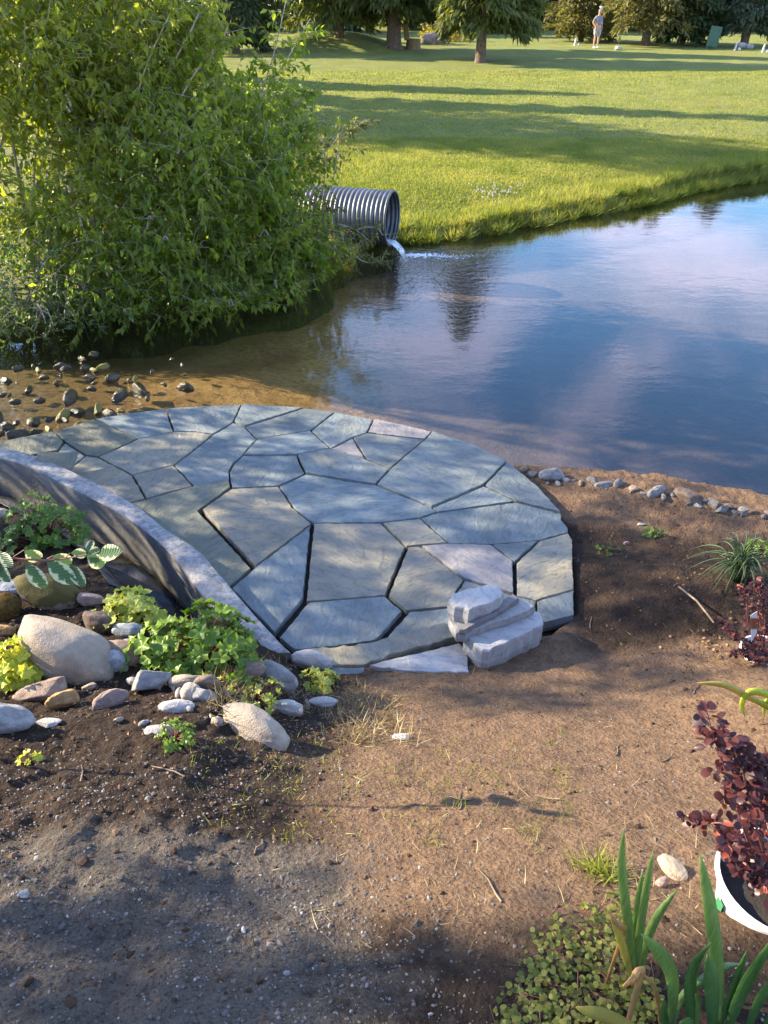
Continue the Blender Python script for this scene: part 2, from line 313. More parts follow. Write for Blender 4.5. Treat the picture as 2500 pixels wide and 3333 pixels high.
def near_base(x, y):
    x = np.asarray(x, float); y = np.asarray(y, float)
    path = np.mean([np.interp(y + o, [-9, -1.5, .4, .7, 1.3, 2.0, 2.6, 3.0, 4.0, 6], [1.62, 1.55, 1.47, 1.36, 1.03, .63, .31, .20, .16, .12]) for o in (-.16, -.08, 0, .08, .16)], axis=0)
    bed = np.interp(y, [-1.5, .4, 1.5, 2.2, 2.8, 3.5, 4.5, 6], [1.6, 1.5, 1.02, .74, .58, .44, .34, .2])
    wl = smooth(-.25, -.75, x + .25 * np.clip(y - 2.4, 0, 1) + .12 * vnoise(x, y, .5, 2))
    z = path * (1 - wl) + bed * wl
    rt = smooth(1.0, 1.7, x); z = z + rt * (.10 * np.exp(-((y - 3.35 - .25 * (x - 1.9)) / .35) ** 2) + .05 * np.exp(-((y - 4.55 + .35 * (x - 1.6)) / .22) ** 2) + .10 * smooth(3.0, 2.2, y))
    z = z + rt * .03
    dw = seg_dist(x, y, WF); tr = smooth(.44, .16, dw) * smooth(-.72, -1.02, x) * smooth(-5, -4.2, x)
    z = z * (1 - tr) + (-.03) * tr
    ip = smooth(.03, -.05, sdf(x, y, PATIO_POLY)); z = z * (1 - ip) + np.minimum(z, .10) * ip
    s = sdf(x, y, NEAR_LAND); k = smooth(.02, .38, s + .05 * vnoise(x, y, .3, 5)); z = z * (1 - k) + (-.55) * k
    return z
def near_z(x, y, fine=True):
    z = near_base(x, y)
    if fine:
        x = np.asarray(x, float); y = np.asarray(y, float)
        rough = .45 + .9 * smooth(-.1, -.7, x) + .6 * smooth(1.3, 1.9, x)
        z = z + (.035 * fbm(x, y, .5, 3, 1) + rough * (.026 * fbm(x, y, .11, 3, 9) + .011 * vnoise(x, y, .024, 4) + .007 * vnoise(x, y, .013, 6))) * smooth(.06, -.02, sdf(x, y, PATIO_POLY) * -1 + .0)
    return z
LAWN_POLY = [(-14, 9.2), (-7, 7.9), (-4.15, 8.06), (-2.96, 8.54), (-1.99, 8.96), (-1.16, 9.66), (-.75, 10.7), (-.5, 11.5), (.0, 12.0), (.22, 12.12), (.79, 12.2), (1.39, 12.54), (1.8, 12.75), (2.3, 13.18), (2.8, 13.5), (3.31, 14.01), (3.8, 14.2), (4.37, 14.68),
             (5.09, 15.11), (5.6, 15.75), (6.12, 16.15), (7.12, 16.85), (8.08, 17.36), (10, 18.6), (14, 20), (22, 21), (300, 60), (300, 400), (-300, 400), (-300, 20), (-40, 12)]
def lawn_z(x, y):
    x = np.asarray(x, float); y = np.asarray(y, float)
    s = -sdf(x, y, LAWN_POLY) + .22 * vnoise(x, y, .3, 3) + .20 * vnoise(x, y, 1.1, 6)
    h = .13 + .14 * smooth(0.2, 2.5, s) + .0275 * np.clip(y - 13, 0, 60) + .05 * fbm(x, y, 4, 3, 2)
    h = h + .75 * np.exp(-(((x + 3.0) / 3.4) ** 2 + ((y - 49) / 3.0) ** 2) ** 1.5) + .28 * np.exp(-((x - 16) / 8) ** 2 - ((y - 31) / 4) ** 2)
    h = h + .35 * smooth(-2, -6, x) * smooth(9, 12, y) * smooth(40, 20, y)
    k = smooth(-.06, .16, s); return -.6 * (1 - k) + h * k
def ground(u, v, far=False):
    """first hit of a pixel's ray with the ground"""
    d = ray(u, v); t = np.concatenate([np.linspace(.9, 8, 900), np.linspace(8, 130, 2400)]); x = d[0] * t; y = d[1] * t; z = CAMH + d[2] * t
    g = lawn_z(x, y) if far else np.maximum(near_z(x, y), -.2)
    i = int(np.argmax(z < g)); a, b = z[i - 1] - g[i - 1], z[i] - g[i]; f = a / (a - b + 1e-9); tt = t[i - 1] + (t[i] - t[i - 1]) * f
    return Vector((d[0] * tt, d[1] * tt, CAMH + d[2] * tt))
def gz(x, y): return float(near_z(np.array([x]), np.array([y]))[0])

xs = np.concatenate([np.linspace(-12, -3.3, 25), np.arange(-3.28, 3.3, .0125), np.linspace(3.32, 12, 25)])
ys = np.concatenate([np.linspace(-9, .45, 25), np.arange(.46, 3.3, .0125), np.arange(3.3, 6.4, .025)])
X, Yg, F = grid(xs, ys); Z = near_z(X, Yg)
keep = ((sdf(X, Yg, NEAR_LAND) < .6))[F].any(axis=1)
dry = .30 + .75 * smooth(-.35, .25, X + .18 * vnoise(X, Yg, .3, 8)) * smooth(.75, 1.3, Yg) - .75 * smooth(.75, 1.2, X) * smooth(2.75, 3.05, Yg + .15 * vnoise(X, Yg, .4, 3))  # right of the patio: moist dark soil plus shade put into the tone
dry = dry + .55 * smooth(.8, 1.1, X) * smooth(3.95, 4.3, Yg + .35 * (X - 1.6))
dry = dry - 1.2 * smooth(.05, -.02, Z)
grav = .8 * smooth(.35, -.25, X + .2 * vnoise(X, Yg, .3, 11)) * smooth(1.62, 1.22, Yg + .35 * vnoise(X, Yg, .5, 12)) * smooth(-1.5, -.75, X)
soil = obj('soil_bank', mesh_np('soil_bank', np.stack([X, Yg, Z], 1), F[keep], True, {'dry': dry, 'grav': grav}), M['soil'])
tag(soil, 'bare brown soil sloping down to the pond', 'ground', kind='structure')
ls_x = np.concatenate([np.linspace(-140, -16, 30), np.arange(-15.5, 20, .14), np.linspace(20.5, 150, 30)])
ls_y = np.concatenate([np.arange(7.2, 20, .13), np.arange(20, 60, .5), np.linspace(61, 240, 30)])
X, Yg, F = grid(ls_x, ls_y); Z = lawn_z(X, Yg); s_ = sdf(X, Yg, LAWN_POLY)
keep = (s_ < .9)[F].any(axis=1)
lawn = obj('lawn', mesh_np('lawn', np.stack([X, Yg, Z], 1), F[keep], True, {'wet': smooth(.10, .02, Z)}), M['lawn']); tag(lawn, 'sunlit green lawn beyond the pond with long tree shadows', 'lawn', kind='structure')
X, Yg, F = grid(np.linspace(-16, 24, 200), np.linspace(1.5, 22, 140))
STREAM = smooth(.0, -2.2, X) * smooth(8.6, 7.0, Yg)
Z = -.42 + .30 * STREAM + .04 * fbm(X, Yg, .8, 3, 4)
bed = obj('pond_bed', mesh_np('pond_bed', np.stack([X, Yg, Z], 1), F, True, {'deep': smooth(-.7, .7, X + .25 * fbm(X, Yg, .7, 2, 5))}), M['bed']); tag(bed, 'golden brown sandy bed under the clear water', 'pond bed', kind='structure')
X, Yg, F = grid(np.linspace(-16, 26, 160), np.linspace(1.5, 23, 120))
rif = .9 * smooth(-1.0, -2.6, X) * smooth(7.6, 6.4, Yg) + .55 * np.exp(-((X - .5) ** 2 + (Yg - 11.6) ** 2) / .5) + .16 * np.exp(-((X - .4) ** 2 + (Yg - 10.6) ** 2) / 2.2)
water = obj('pond_water', mesh_np('pond_water', np.stack([X, Yg, 0 * X], 1), F, True, {'riffle': rif}), M['water']); tag(water, 'still pond water reflecting blue sky and pale clouds', 'water', kind='structure')

# ------------------------------------------------------------------ patio of flagstones
N = {}
def c4(k, x, y): N[k] = (x / 1.659, 1250 + y / 1.659)
def c5(k, x, y): N[k] = (900 + x / 1.58, 1250 + y / 1.58)
for k, x, y in [('L0', -330, 395), ('L1', -330, 440), ('O0', 0, 312), ('O1', 290, 257), ('O2', 515, 188), ('O23', 700, 158), ('O3', 897, 133), ('O34', 1090, 120), ('O4', 1305, 110), ('N1', 350, 312), ('N1b', 310, 362), ('N1c', 180, 384), ('A1', 465, 385), ('N2', 530, 395),
                ('N3', 750, 297), ('N4', 715, 492), ('N5', 790, 622), ('W1', 700, 642), ('N6', 1045, 552), ('N7', 1240, 523), ('N7a', 1238, 470), ('N7b', 1248, 560), ('N8', 940, 437), ('N9', 940, 256), ('N9b', 1060, 258), ('N10', 1150, 271),
                ('N11', 1260, 204), ('N12', 1320, 228), ('N13', 1387, 295), ('N14', 1310, 382), ('N14b', 1262, 425), ('N48', 1368, 992), ('N49', 1078, 680), ('W2', 1245, 1095), ('W0', 360, 470), ('W00', 100, 400)]: c4(k, x, y)
for k, x, y in [('O5', 140, 122), ('O6', 298, 142), ('O7', 500, 178), ('O78', 640, 205), ('O8', 798, 243), ('O89', 1010, 312), ('O9', 1185, 398), ('O9b', 1345, 530), ('O10', 1465, 660), ('Oa', 1466, 692), ('Ob', 1496, 735), ('O11', 1500, 762), ('Oc', 1520, 800), ('O12', 1528, 1055), ('O13', 1531, 1186),
                ('B1', 1378, 1222), ('N15', 175, 237), ('N16', 465, 248), ('N17', 392, 272), ('N18', 278, 330), ('N19', 107, 362), ('N20', 130, 420), ('N21', 462, 387), ('N22', 765, 282), ('N23', 583, 437), ('N24', 513, 517), ('N25', 152, 458), ('N24b', 360, 495),
                ('N26', 12, 522), ('N26b', 80, 625), ('N27', 1068, 520), ('N28', 797, 634), ('N29', 830, 657), ('N30', 737, 689), ('N31', 540, 712), ('N32', 183, 713), ('N33', 1230, 602), ('N34', 1352, 802), ('N35', 1102, 824), ('N36', 887, 819), ('N37', 738, 831), ('N38', 667, 838),
                ('N39', 1335, 1112), ('N40', 1230, 1085), ('N41', 1226, 918), ('N42', 967, 1005), ('N43', 925, 1072), ('N44', 905, 1148), ('N45', 660, 1170), ('N46', 567, 1084), ('N47', 142, 1118), ('W3', 0, 1288), ('W4', 95, 1365), ('D1', 535, 1312), ('D2', 300, 1345),
                ('D3', 950, 1240), ('D4', 1130, 1180), ('D5', 1340, 1180)]: c5(k, x, y)
STONES = [  # (nodes, material)
 ('L0 O0 O1 N1 N1b N1c W00 L1', 'slate_dark'), ('N1 A1 W0 N1c N1b', 'slate'), ('O1 O2 N3 N2 A1 N1', 'slate_dark'), ('O2 O23 O3 N9 N3', 'slate'), ('O3 O34 O4 N11 N10 N9b N9', 'slate'),
 ('N2 N3 N9 N9b N10 N8 N4', 'slate_warm'), ('A1 N2 N4 N5 W1 W0', 'slate_warm'), ('N4 N8 N6 N5', 'slate_warm'), ('N11 N12 N13 N14 N14b N7a N7 N6 N8 N10', 'slate'), ('O4 O5 N12 N11', 'slate'),
 ('O5 O6 N15 N13 N12', 'slate'), ('O6 O7 N16 N17 N18 N15', 'slate'), ('N13 N15 N18 N19 N14', 'slate'), ('N17 N21 N18', 'slate_pink'), ('O7 O78 O8 N22 N16', 'slate_pink'), ('N17 N16 N22 N23 N21', 'slate'),
 ('N19 N18 N21 N23 N24 N24b N25 N20', 'slate'), ('N14 N19 N20 N25 N26 N7b N7 N7a N14b', 'slate'), ('O8 O89 O9 N27 N28 N24 N23 N22', 'slate'), ('N25 N24b N24 N28 N29 N30 N31 N32 N26b N26', 'slate'), ('N27 N33 N29 N28', 'slate'),
 ('O9 O9b O10 N33 N27', 'slate'), ('N33 O10 Oa Ob O11 N34 N35 N36 N30 N29', 'slate'), ('N31 N30 N36 N37 N38', 'slate_warm'), ('O11 Oc O12 N39 N40 N41 N34', 'slate_warm'), ('N35 N34 N41', 'slate'), ('N36 N35 N41 N40 N42 N37', 'slate_pink'),
 ('N38 N37 N42 N43 N44 N45 N46', 'slate_warm'), ('N42 N40 N39 D5 D4 D3 N44 N43', 'slate'), ('O12 O13 B1 D5 N39', 'slate'), ('N32 N31 N38 N46 N47', 'slate_warm'), ('N7b N26 N26b N32 N48 N49', 'slate_warm'),
 ('N5 N6 N7 N7b N49 N48 W2 W1', 'slate_dark'), ('N48 N32 N47 W3 W2', 'slate'), ('N47 N46 N45 D1 D2 W4 W3', 'slate'), ('N45 N44 D3 D1', 'slate')]
WIDE = {('N49', 'N48'): .020, ('N47', 'W3'): .024, ('N32', 'N47'): .013, ('N45', 'D1'): .022, ('N40', 'N41'): .013, ('N46', 'N38'): .012, ('N46', 'N45'): .011, ('N48', 'W2'): .012}
def jw(a, b): return WIDE.get((a, b), WIDE.get((b, a), .0072))
def inset_poly(pts, ws):
    n = len(pts); area = sum(pts[i][0] * pts[(i + 1) % n][1] - pts[(i + 1) % n][0] * pts[i][1] for i in range(n)); sg = 1 if area > 0 else -1
    L = []
    for i in range(n):
        a, b = Vector(pts[i]), Vector(pts[(i + 1) % n]); d = (b - a).normalized(); nr = Vector((-d.y, d.x)) * sg; L.append((a + nr * ws[i], d))
    out = []
    for i in range(n):
        (p, d), (q, e) = L[i - 1], L[i]; den = d.x * e.y - d.y * e.x
        if abs(den) < .05: out.append((p + q) / 2 if False else q); continue
        t = ((q.x - p.x) * e.y - (q.y - p.y) * e.x) / den; out.append(p + d * t)
    return out
def stone_mesh(name, poly, thick, z0=0.0, seg=.035, jit=.0035, bev=.006, rs=None, tilt=0):
    """slab with broken edges: poly is a list of 2D points about the origin, top at z0"""
    rs = rs or random.Random(1); pts = []
    n = len(poly)
    for i in range(n):
        a, b = poly[i], poly[(i + 1) % n]; m = max(1, int((b - a).length / seg))
        d = (b - a).normalized(); nr = Vector((-d.y, d.x))
        for j in range(m):
            p = a + (b - a) * (j / m); pts.append(p + nr * rs.uniform(-jit, jit) + d * (rs.uniform(-jit, jit) if j else 0))
    area = sum(pts[i].x * pts[(i + 1) % len(pts)].y - pts[(i + 1) % len(pts)].x * pts[i].y for i in range(len(pts)))
    if area < 0: pts.reverse()
    c = sum(pts, Vector((0, 0))) / len(pts); k = len(pts)
    V = []; F = []
    for s, dz in ((None, 0), (bev * .35, -bev * .25), (0, -bev), (-.003, -thick * .55), (bev * .8, -thick)):
        for p in pts:
            q = p + (c - p).normalized() * (bev if s is None else s) if True else p
            V.append((q.x, q.y, z0 + dz + (rs.uniform(-.0012, .0012) if s is not None else rs.uniform(-.0008, .0008))))
    for r in range(4):
        for i in range(k): F.append(((r + 1) * k + i, (r + 1) * k + (i + 1) % k, r * k + (i + 1) % k, r * k + i))
    F.append(tuple(range(k))); F.append(tuple(reversed(range(4 * k, 5 * k))))
    me = mesh_py(name, V, F); return me
patio_pts = [Vector(p) for p in PATIO_POLY]
patio = obj('patio', None, loc=(-.6, 4.2, 0)); tag(patio, 'half round flagstone patio beside the pond', 'patio', kind='structure')
base_nodes = 'L0 O0 O1 O2 O23 O3 O34 O4 O5 O6 O7 O78 O8 O89 O9 O9b O10 Oa Ob O11 Oc O12 O13 B1 D5 D4 D3 D1 D2 W4 W3 W2 W1 W0 W00 L1'.split()
bp = [Vector(P(*N[k], PZ)[:2]) for k in base_nodes]; bc = Vector((-.6, 4.2)); bp = [bc + (p - bc) * .975 - bc for p in bp]
obj('bedding', stone_mesh('bedding', bp, .10, PZ - .045, .2, .004), M['joint'], patio)
rs = random.Random(5)
for k, (nodes, mt) in enumerate(STONES):
    nd = nodes.split(); pts = [tuple(P(*N[q], PZ)[:2]) for q in nd]
    def w_(a, b):
        rim = 'OWLBD'
        if a[0] in rim and b[0] in rim: return 0.0
        return jw(a, b) * rs.uniform(.85, 1.2)
    ins = inset_poly(pts, [w_(nd[i], nd[(i + 1) % len(nd)]) for i in range(len(nd))])
    c = sum(ins, Vector((0, 0))) / len(ins)
    rim_stone = any(q[0] == 'O' for q in nd)
    me = stone_mesh('flagstone', [p - c for p in ins], .075 if rim_stone else .05, 0, .03, .003, .005, rs)
    o = obj('flagstone', me, M[mt], patio, (c.x + .6, c.y - 4.2, PZ + rs.uniform(-.006, .006)), (rs.uniform(-.007, .007), rs.uniform(-.007, .007), 0))

# ------------------------------------------------------------------ curved concrete wall and trench liner
def catmull(pts, n=8):
    out = []; q = [pts[0] * 2 - pts[1]] + list(pts) + [pts[-1] * 2 - pts[-2]]
    for i in range(1, len(q) - 2):
        for j in range(n):
            t = j / n; a, b, c, d = q[i - 1], q[i], q[i + 1], q[i + 2]
            out.append(.5 * ((2 * b) + (c - a) * t + (2 * a - 5 * b + 4 * c - d) * t * t + (3 * b - a - 3 * c + d) * t ** 3))
    return out + [pts[-1]]
wb, wf = catmull(WB, 8), catmull(WF, 8); V = []; F = []; rw = random.Random(2)
for i, (b, f) in enumerate(zip(wb, wf)):
    d = (b - f); d.z = 0; d.normalize(); zt = .34 + .006 * math.sin(i * .37)
    prof = [(f - d * .004, -.2), (f + d * (.012 + .012 * rw.random()), .10), (f + d * (.0 + .006 * rw.random()), zt - .02), (f + d * .006, zt - .006), (f + d * .018, zt), ((b + f) / 2, zt + .003), (b - d * .015, zt), (b - d * .004, zt - .008), (b, zt - .03), (b, -.1)]
    V += [(p.x + rw.uniform(-.002, .002), p.y + rw.uniform(-.002, .002), z + rw.uniform(-.0015, .0015)) for p, z in prof]
k = 10
for i in range(len(wb) - 1):
    for j in range(k - 1): F.append((i * k + j, i * k + j + 1, (i + 1) * k + j + 1, (i + 1) * k + j))
F += [tuple(reversed(range(k))), tuple(range((len(wb) - 1) * k, len(wb) * k))]
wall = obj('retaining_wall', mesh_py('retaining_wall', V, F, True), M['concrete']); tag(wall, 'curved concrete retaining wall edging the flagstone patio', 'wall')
md = wall.modifiers.new('edge', 'EDGE_SPLIT'); md.split_angle = R(50)
V = []; n = 0; W_ = 14; sel = wf[2:64]
for i, f in enumerate(sel):
    nx = sel[min(i + 1, len(sel) - 1)] - sel[max(i - 1, 0)]; nr = Vector((nx.y, -nx.x, 0)).normalized()
    if nr.y > 0: nr = -nr
    for j in range(W_):
        t = j / (W_ - 1); p = f + nr * (.03 + .40 * t); g = float(near_base(np.array([p.x]), np.array([p.y]))[0])
        V.append((p.x, p.y, max(g, -.03) + .022 + .018 * math.sin(i * .55 + 3 * t) * math.sin(5 * t + i * .13) + .02 * (1 - t) ** 3))
F = [(i * W_ + j, i * W_ + j + 1, (i + 1) * W_ + j + 1, (i + 1) * W_ + j) for i in range(len(sel) - 1) for j in range(W_ - 1)]
ln = obj('pond_liner', mesh_py('pond_liner', V, F, True), M['liner']); tag(ln, 'dark rubber liner lying in the trench along the concrete wall', 'liner')
so = ln.modifiers.new('t', 'SOLIDIFY'); so.thickness = .003

# ------------------------------------------------------------------ vegetation helpers
LEAF_V = [(0, 0, 0), (.42, .5, .08), (.42, -.5, .08), (1, 0, -.14), (.45, 0, 0)]; LEAF_F = [(0, 4, 1), (0, 2, 4), (1, 4, 3), (4, 2, 3)]
BLADE_V = [(0, .5, 0), (0, -.5, 0), (.5, .42, .05), (.5, -.42, .05), (1, 0, .22)]; BLADE_F = [(0, 1, 3), (0, 3, 2), (2, 3, 4)]
TWIG_V = [(0, .5, 0), (0, -.25, .43), (0, -.25, -.43), (1, .2, 0), (1, -.1, .17), (1, -.1, -.17)]; TWIG_F = [(0, 1, 4, 3), (1, 2, 5, 4), (2, 0, 3, 5)]
SPRAY_V = [(0, 0, 0), (.4, .5, .05), (.4, -.5, .05), (1, 0, -.1)]; SPRAY_F = [(0, 2, 1), (1, 2, 3)]
def unit(n, rng):
    v = rng.normal(size=(n, 3)); return v / np.linalg.norm(v, axis=1, keepdims=True)
def bez(a, b, c, n=7):
    a, b, c = Vector(a), Vector(b), Vector(c); return [a * (1 - t) ** 2 + b * 2 * t * (1 - t) + c * t * t for t in [i / (n - 1) for i in range(n)]]
M['leaf_shrub'] = leaf_mat('leaf_shrub', (0.110, 0.168, 0.022), (0.310, 0.320, 0.054), 0.6, .35, (1.75, 1.75, .6))
M['leaf_mid'] = leaf_mat('leaf_mid', (0.092, 0.158, 0.020), (0.260, 0.298, 0.048), 0.6, .35, (1.7, 1.78, .6))
M['leaf_low'] = leaf_mat('leaf_low', (0.050, 0.105, 0.034), (0.125, 0.190, 0.055), 0.5)
M['leaf_arch'] = leaf_mat('leaf_arch', (0.060, 0.085, 0.022), (0.150, 0.150, 0.050), 0.48)
M['leaf_shade'] = leaf_mat('leaf_shade', (0.030, 0.065, 0.014), (0.070, 0.110, 0.024), 0.35)
def shrub(name, label, roots, lobes, per_m2, lsize, mat, cat='shrub', seed=1, leaves=9, droop=.5, bark='bark', branch=2, wid=.38, group=None, shoots=(), trunk=None, lo=.5, wisps=0, knobs=0):
    rng = np.random.default_rng(seed); rr = random.Random(seed); root = thing(name, roots[0], label, cat, group); base = Vector(roots[0]); acc = Acc()
    pos = []; dirs = []; LB = []
    full = []
    for (u, v, y, rp, *sq) in lobes:
        c = Y(u, v, y) if not isinstance(u, Vector) else u; r = rp * depth_of(c) / FPX if not isinstance(u, Vector) else rp
        full.append((c, r * .9, sq))
        for q in range(knobs):
            e = Vector(unit(1, rng)[0]); full.append((c + e * r * rr.uniform(.72, 1.0), r * rr.uniform(.25, .42), sq))
    for (c, r, sq) in full:
        if c.z < .15: c.z = .15
        LB.append((c, r)); n = int(per_m2 * 12.57 * r * r); d = unit(n, rng); rad = r * (lo + (1.05 - lo) * rng.random(n) ** .55) * (1 + .22 * np.sin(d[:, 0] * 5 + c.x * 3) * np.sin(d[:, 2] * 6 + d[:, 1] * 4))
        p = np.array(c)[None] + d * rad[:, None] * np.array([1, 1, sq[0] if sq else .92]); k = p[:, 2] > .10; pos.append(p[k]); dirs.append(d[k])
        for q in range(branch if r > .45 or not knobs else 0):
            a = min(roots, key=lambda t: (Vector(t) - c).length + rr.random() * .8); e = Vector(unit(1, rng)[0]); e.z = abs(e.z) * .7
            tip = c + e * r * rr.uniform(.6, 1.05); mid = (Vector(a) + c) / 2 + Vector((rr.uniform(-.3, .3), rr.uniform(-.3, .3), rr.uniform(.1, .5)))
            L = (tip - Vector(a)).length; r0 = .006 * L + .008
            path = bez(a, mid, tip, 9); path = [p + Vector((rr.uniform(-1, 1), rr.uniform(-1, 1), rr.uniform(-1, 1))) * .02 * L * (.3 if 0 < i < 8 else 0) for i, p in enumerate(path)]
            acc.add(tube(path, [r0 * (1 - .86 * i / 8) + .0025 for i in range(9)], 5))
            for w in range(3):
                s = path[rr.randint(3, 7)]; f = Vector(unit(1, rng)[0]); f.z = f.z * .5 + .25; en = s + f * r * rr.uniform(.4, .9); m2 = (s + en) / 2 + Vector((0, 0, .12 * r))
                acc.add(tube(bez(s, m2, en, 5), [r0 * .38 * (1 - .8 * i / 4) + .002 for i in range(5)], 4))
    p = np.concatenate(pos); d = np.concatenate(dirs)
    hx = (p[:, 2] + .12) / math.tan(SUN_EL); gx = p[:, 0] - hx * math.sin(SUN_AZ); gy = p[:, 1] - hx * math.cos(SUN_AZ)   # twigs thinned along the sun's path so light reaches the shallows
    k = ~(inside(gx, gy, SUN_GAP) & (rng.random(len(p)) < .3)); p, d = p[k], d[k]; n = len(p)
    td = d * .55 + rng.normal(size=(n, 3)) * .45 + np.array([0, 0, .25 - droop * .4]); td /= np.linalg.norm(td, axis=1, keepdims=True); tl = lsize * rng.uniform(2.2, 4.2, n)
    shoots = list(shoots)
    for q in range(wisps):                                   # pale whippy shoots leaving the crown
        c, r = rr.choice(LB); e = Vector(unit(1, rng)[0]); e.y = -abs(e.y) * .7; e.z = abs(e.z) * .8; e.normalize(); a = c + e * r * .55; t2 = e.cross(Vector((0, 0, 1))).normalized() * rr.uniform(-.5, .5)
        b2 = c + (e + t2).normalized() * r * rr.uniform(.95, 1.12); c2 = b2 + (e + t2 * 2 + Vector((0, 0, rr.uniform(-.5, .6)))).normalized() * r * rr.uniform(.15, .4)
        if c2.z > .1: shoots.append(([a, (a + b2) / 2 + Vector((0, 0, .08)), b2, c2], 4))
    for (pts, cnt) in shoots:                                # long bare shoots with few leaves
        path = catmull([Vector(q) for q in pts], 5); acc.add(tube(path, [.012 * (1 - .8 * i / (len(path) - 1)) + .002 for i in range(len(path))], 5))
        for q in range(cnt):
            s = path[rr.randint(len(path) // 3, len(path) - 1)]; f = unit(1, rng)[0]; f[2] = abs(f[2]) * .4
            p = np.vstack([p, np.array(s)]); td = np.vstack([td, f]); tl = np.append(tl, lsize * rr.uniform(2, 4))
    n = len(p)
    tw = scatter(TWIG_V, TWIG_F, p, td, rng.normal(size=(n, 3)), tl, .006, name='twigs', sz=.006)
    nl = n * leaves; tt = np.tile(np.linspace(.12, 1.0, leaves), n) ; ip = np.repeat(np.arange(n), leaves)
    lp = p[ip] + td[ip] * (tl[ip] * tt)[:, None]
    ld = td[ip] * .45 + rng.normal(size=(nl, 3)) * .55 + np.array([0, 0, -droop]); nz = rng.normal(size=(nl, 3)) * .5 + np.array([0, 0, 1]) - np.array(TO_SUN) * 0
    sz = lsize * rng.uniform(.6, 1.25, nl); ti = np.clip(np.repeat(rng.random(n), leaves) * .55 + rng.random(nl) * .5, 0, 1)
    fol = scatter(LEAF_V, LEAF_F, lp, ld, nz, sz, sz * wid, {'tint': ti}, 'foliage')
    o = obj('branches', acc.mesh('branches'), M[bark]); o.parent = root; o.location = -base; o['kind'] = 'stuff'
    o = obj('twigs', tw, M[bark], root, -base); o['kind'] = 'stuff'
    o = obj('foliage', fol, mat, root, -base); o['kind'] = 'stuff'
    if trunk: obj('trunk', trunk.mesh('trunk'), M['bark_dark'], root, -base)
    return root
SUN_GAP = [tuple(P(u, v, -.12)[:2]) for u, v in [(330, 1120), (700, 1060), (1200, 1040), (1290, 1180), (1240, 1310), (700, 1310), (420, 1250)]]
def LW(x, y): return (x, y, float(lawn_z(np.array([x]), np.array([y]))[0]) - .03)
shrub('tall_shrub', 'tall leafy willow shrub with pale arching branches on the stream bank', [LW(-4.2, 9.2), LW(-3.4, 9.4), LW(-5, 9.3)],
      [(0, 180, 9.8, 380), (330, 130, 10.2, 290), (90, 520, 9.5, 300), (20, -200, 10.2, 330), (420, 420, 9.8, 250), (250, 640, 9.1, 220), (520, 110, 10.6, 170)],
      34, .10, M['leaf_shrub'], seed=3, branch=2, wid=.46, wisps=45, knobs=4, shoots=[([Y(420, 640, 9.6), Y(520, 300, 9.6), Y(640, 60, 9.7), Y(700, -150, 9.8)], 30), ([Y(380, 600, 9.3), Y(460, 260, 9.3), Y(560, 30, 9.4)], 24), ([Y(500, 500, 9.6), Y(620, 260, 9.7), Y(720, 130, 9.9), Y(740, 90, 10)], 14)])
shrub('spreading_shrub', 'wide green shrub leaning over the shallow golden water', [LW(-2.4, 9.7), LW(-1.7, 10.4), LW(-3, 9.5)],
      [(610, 330, 10.2, 190), (520, 560, 9.4, 260), (740, 520, 10.1, 220), (880, 460, 10.8, 150), (300, 800, 8.9, 220), (590, 810, 9.2, 220), (800, 720, 9.9, 200), (920, 600, 10.6, 135), (950, 800, 10.3, 95), (720, 900, 9.4, 110), (460, 920, 9.0, 130), (850, 860, 9.9, 110), (330, 1035, 8.35, 85), (440, 1020, 8.45, 80), (560, 1015, 8.55, 75), (680, 1005, 8.65, 75), (790, 975, 8.95, 75), (900, 930, 9.4, 75), (990, 890, 9.9, 75), (1050, 860, 10.3, 60)],
      40, .095, M['leaf_mid'], seed=4, branch=2, wid=.46, wisps=55, knobs=4, shoots=[([Y(760, 620, 10.2), Y(830, 360, 10.2), Y(890, 180, 10.2), Y(945, -60, 10.2)], 16), ([Y(800, 560, 10.3), Y(880, 400, 10.3), Y(960, 330, 10.3), Y(1010, 300, 10.3)], 9), ([Y(790, 520, 10.2), Y(850, 330, 10.2), Y(930, 200, 10.3), Y(1010, 60, 10.3)], 12),
      ([Y(840, 640, 10.4), Y(900, 500, 10.4), Y(980, 440, 10.4), Y(1020, 400, 10.4)], 16), ([Y(560, 930, 8.9), Y(640, 900, 8.8), Y(700, 960, 8.7), Y(720, 1040, 8.7)], 4), ([Y(880, 880, 9.6), Y(940, 920, 9.5), Y(965, 1010, 9.5)], 3)])
shrub('low_shrub', 'low dense bluish green shrub at the edge of the rocky stream', [LW(-4.0, 8.4), LW(-3.4, 8.6)],
      [(130, 900, 8.35, 170), (20, 960, 8.2, 150), (300, 960, 8.5, 120), (-150, 900, 8.5, 130), (230, 1010, 8.3, 80), (60, 1085, 7.85, 75), (160, 1075, 7.95, 75), (250, 1065, 8.05, 70), (-40, 1085, 7.85, 80)], 80, .05, M['leaf_low'], seed=5, branch=3, wid=.5, droop=.3)
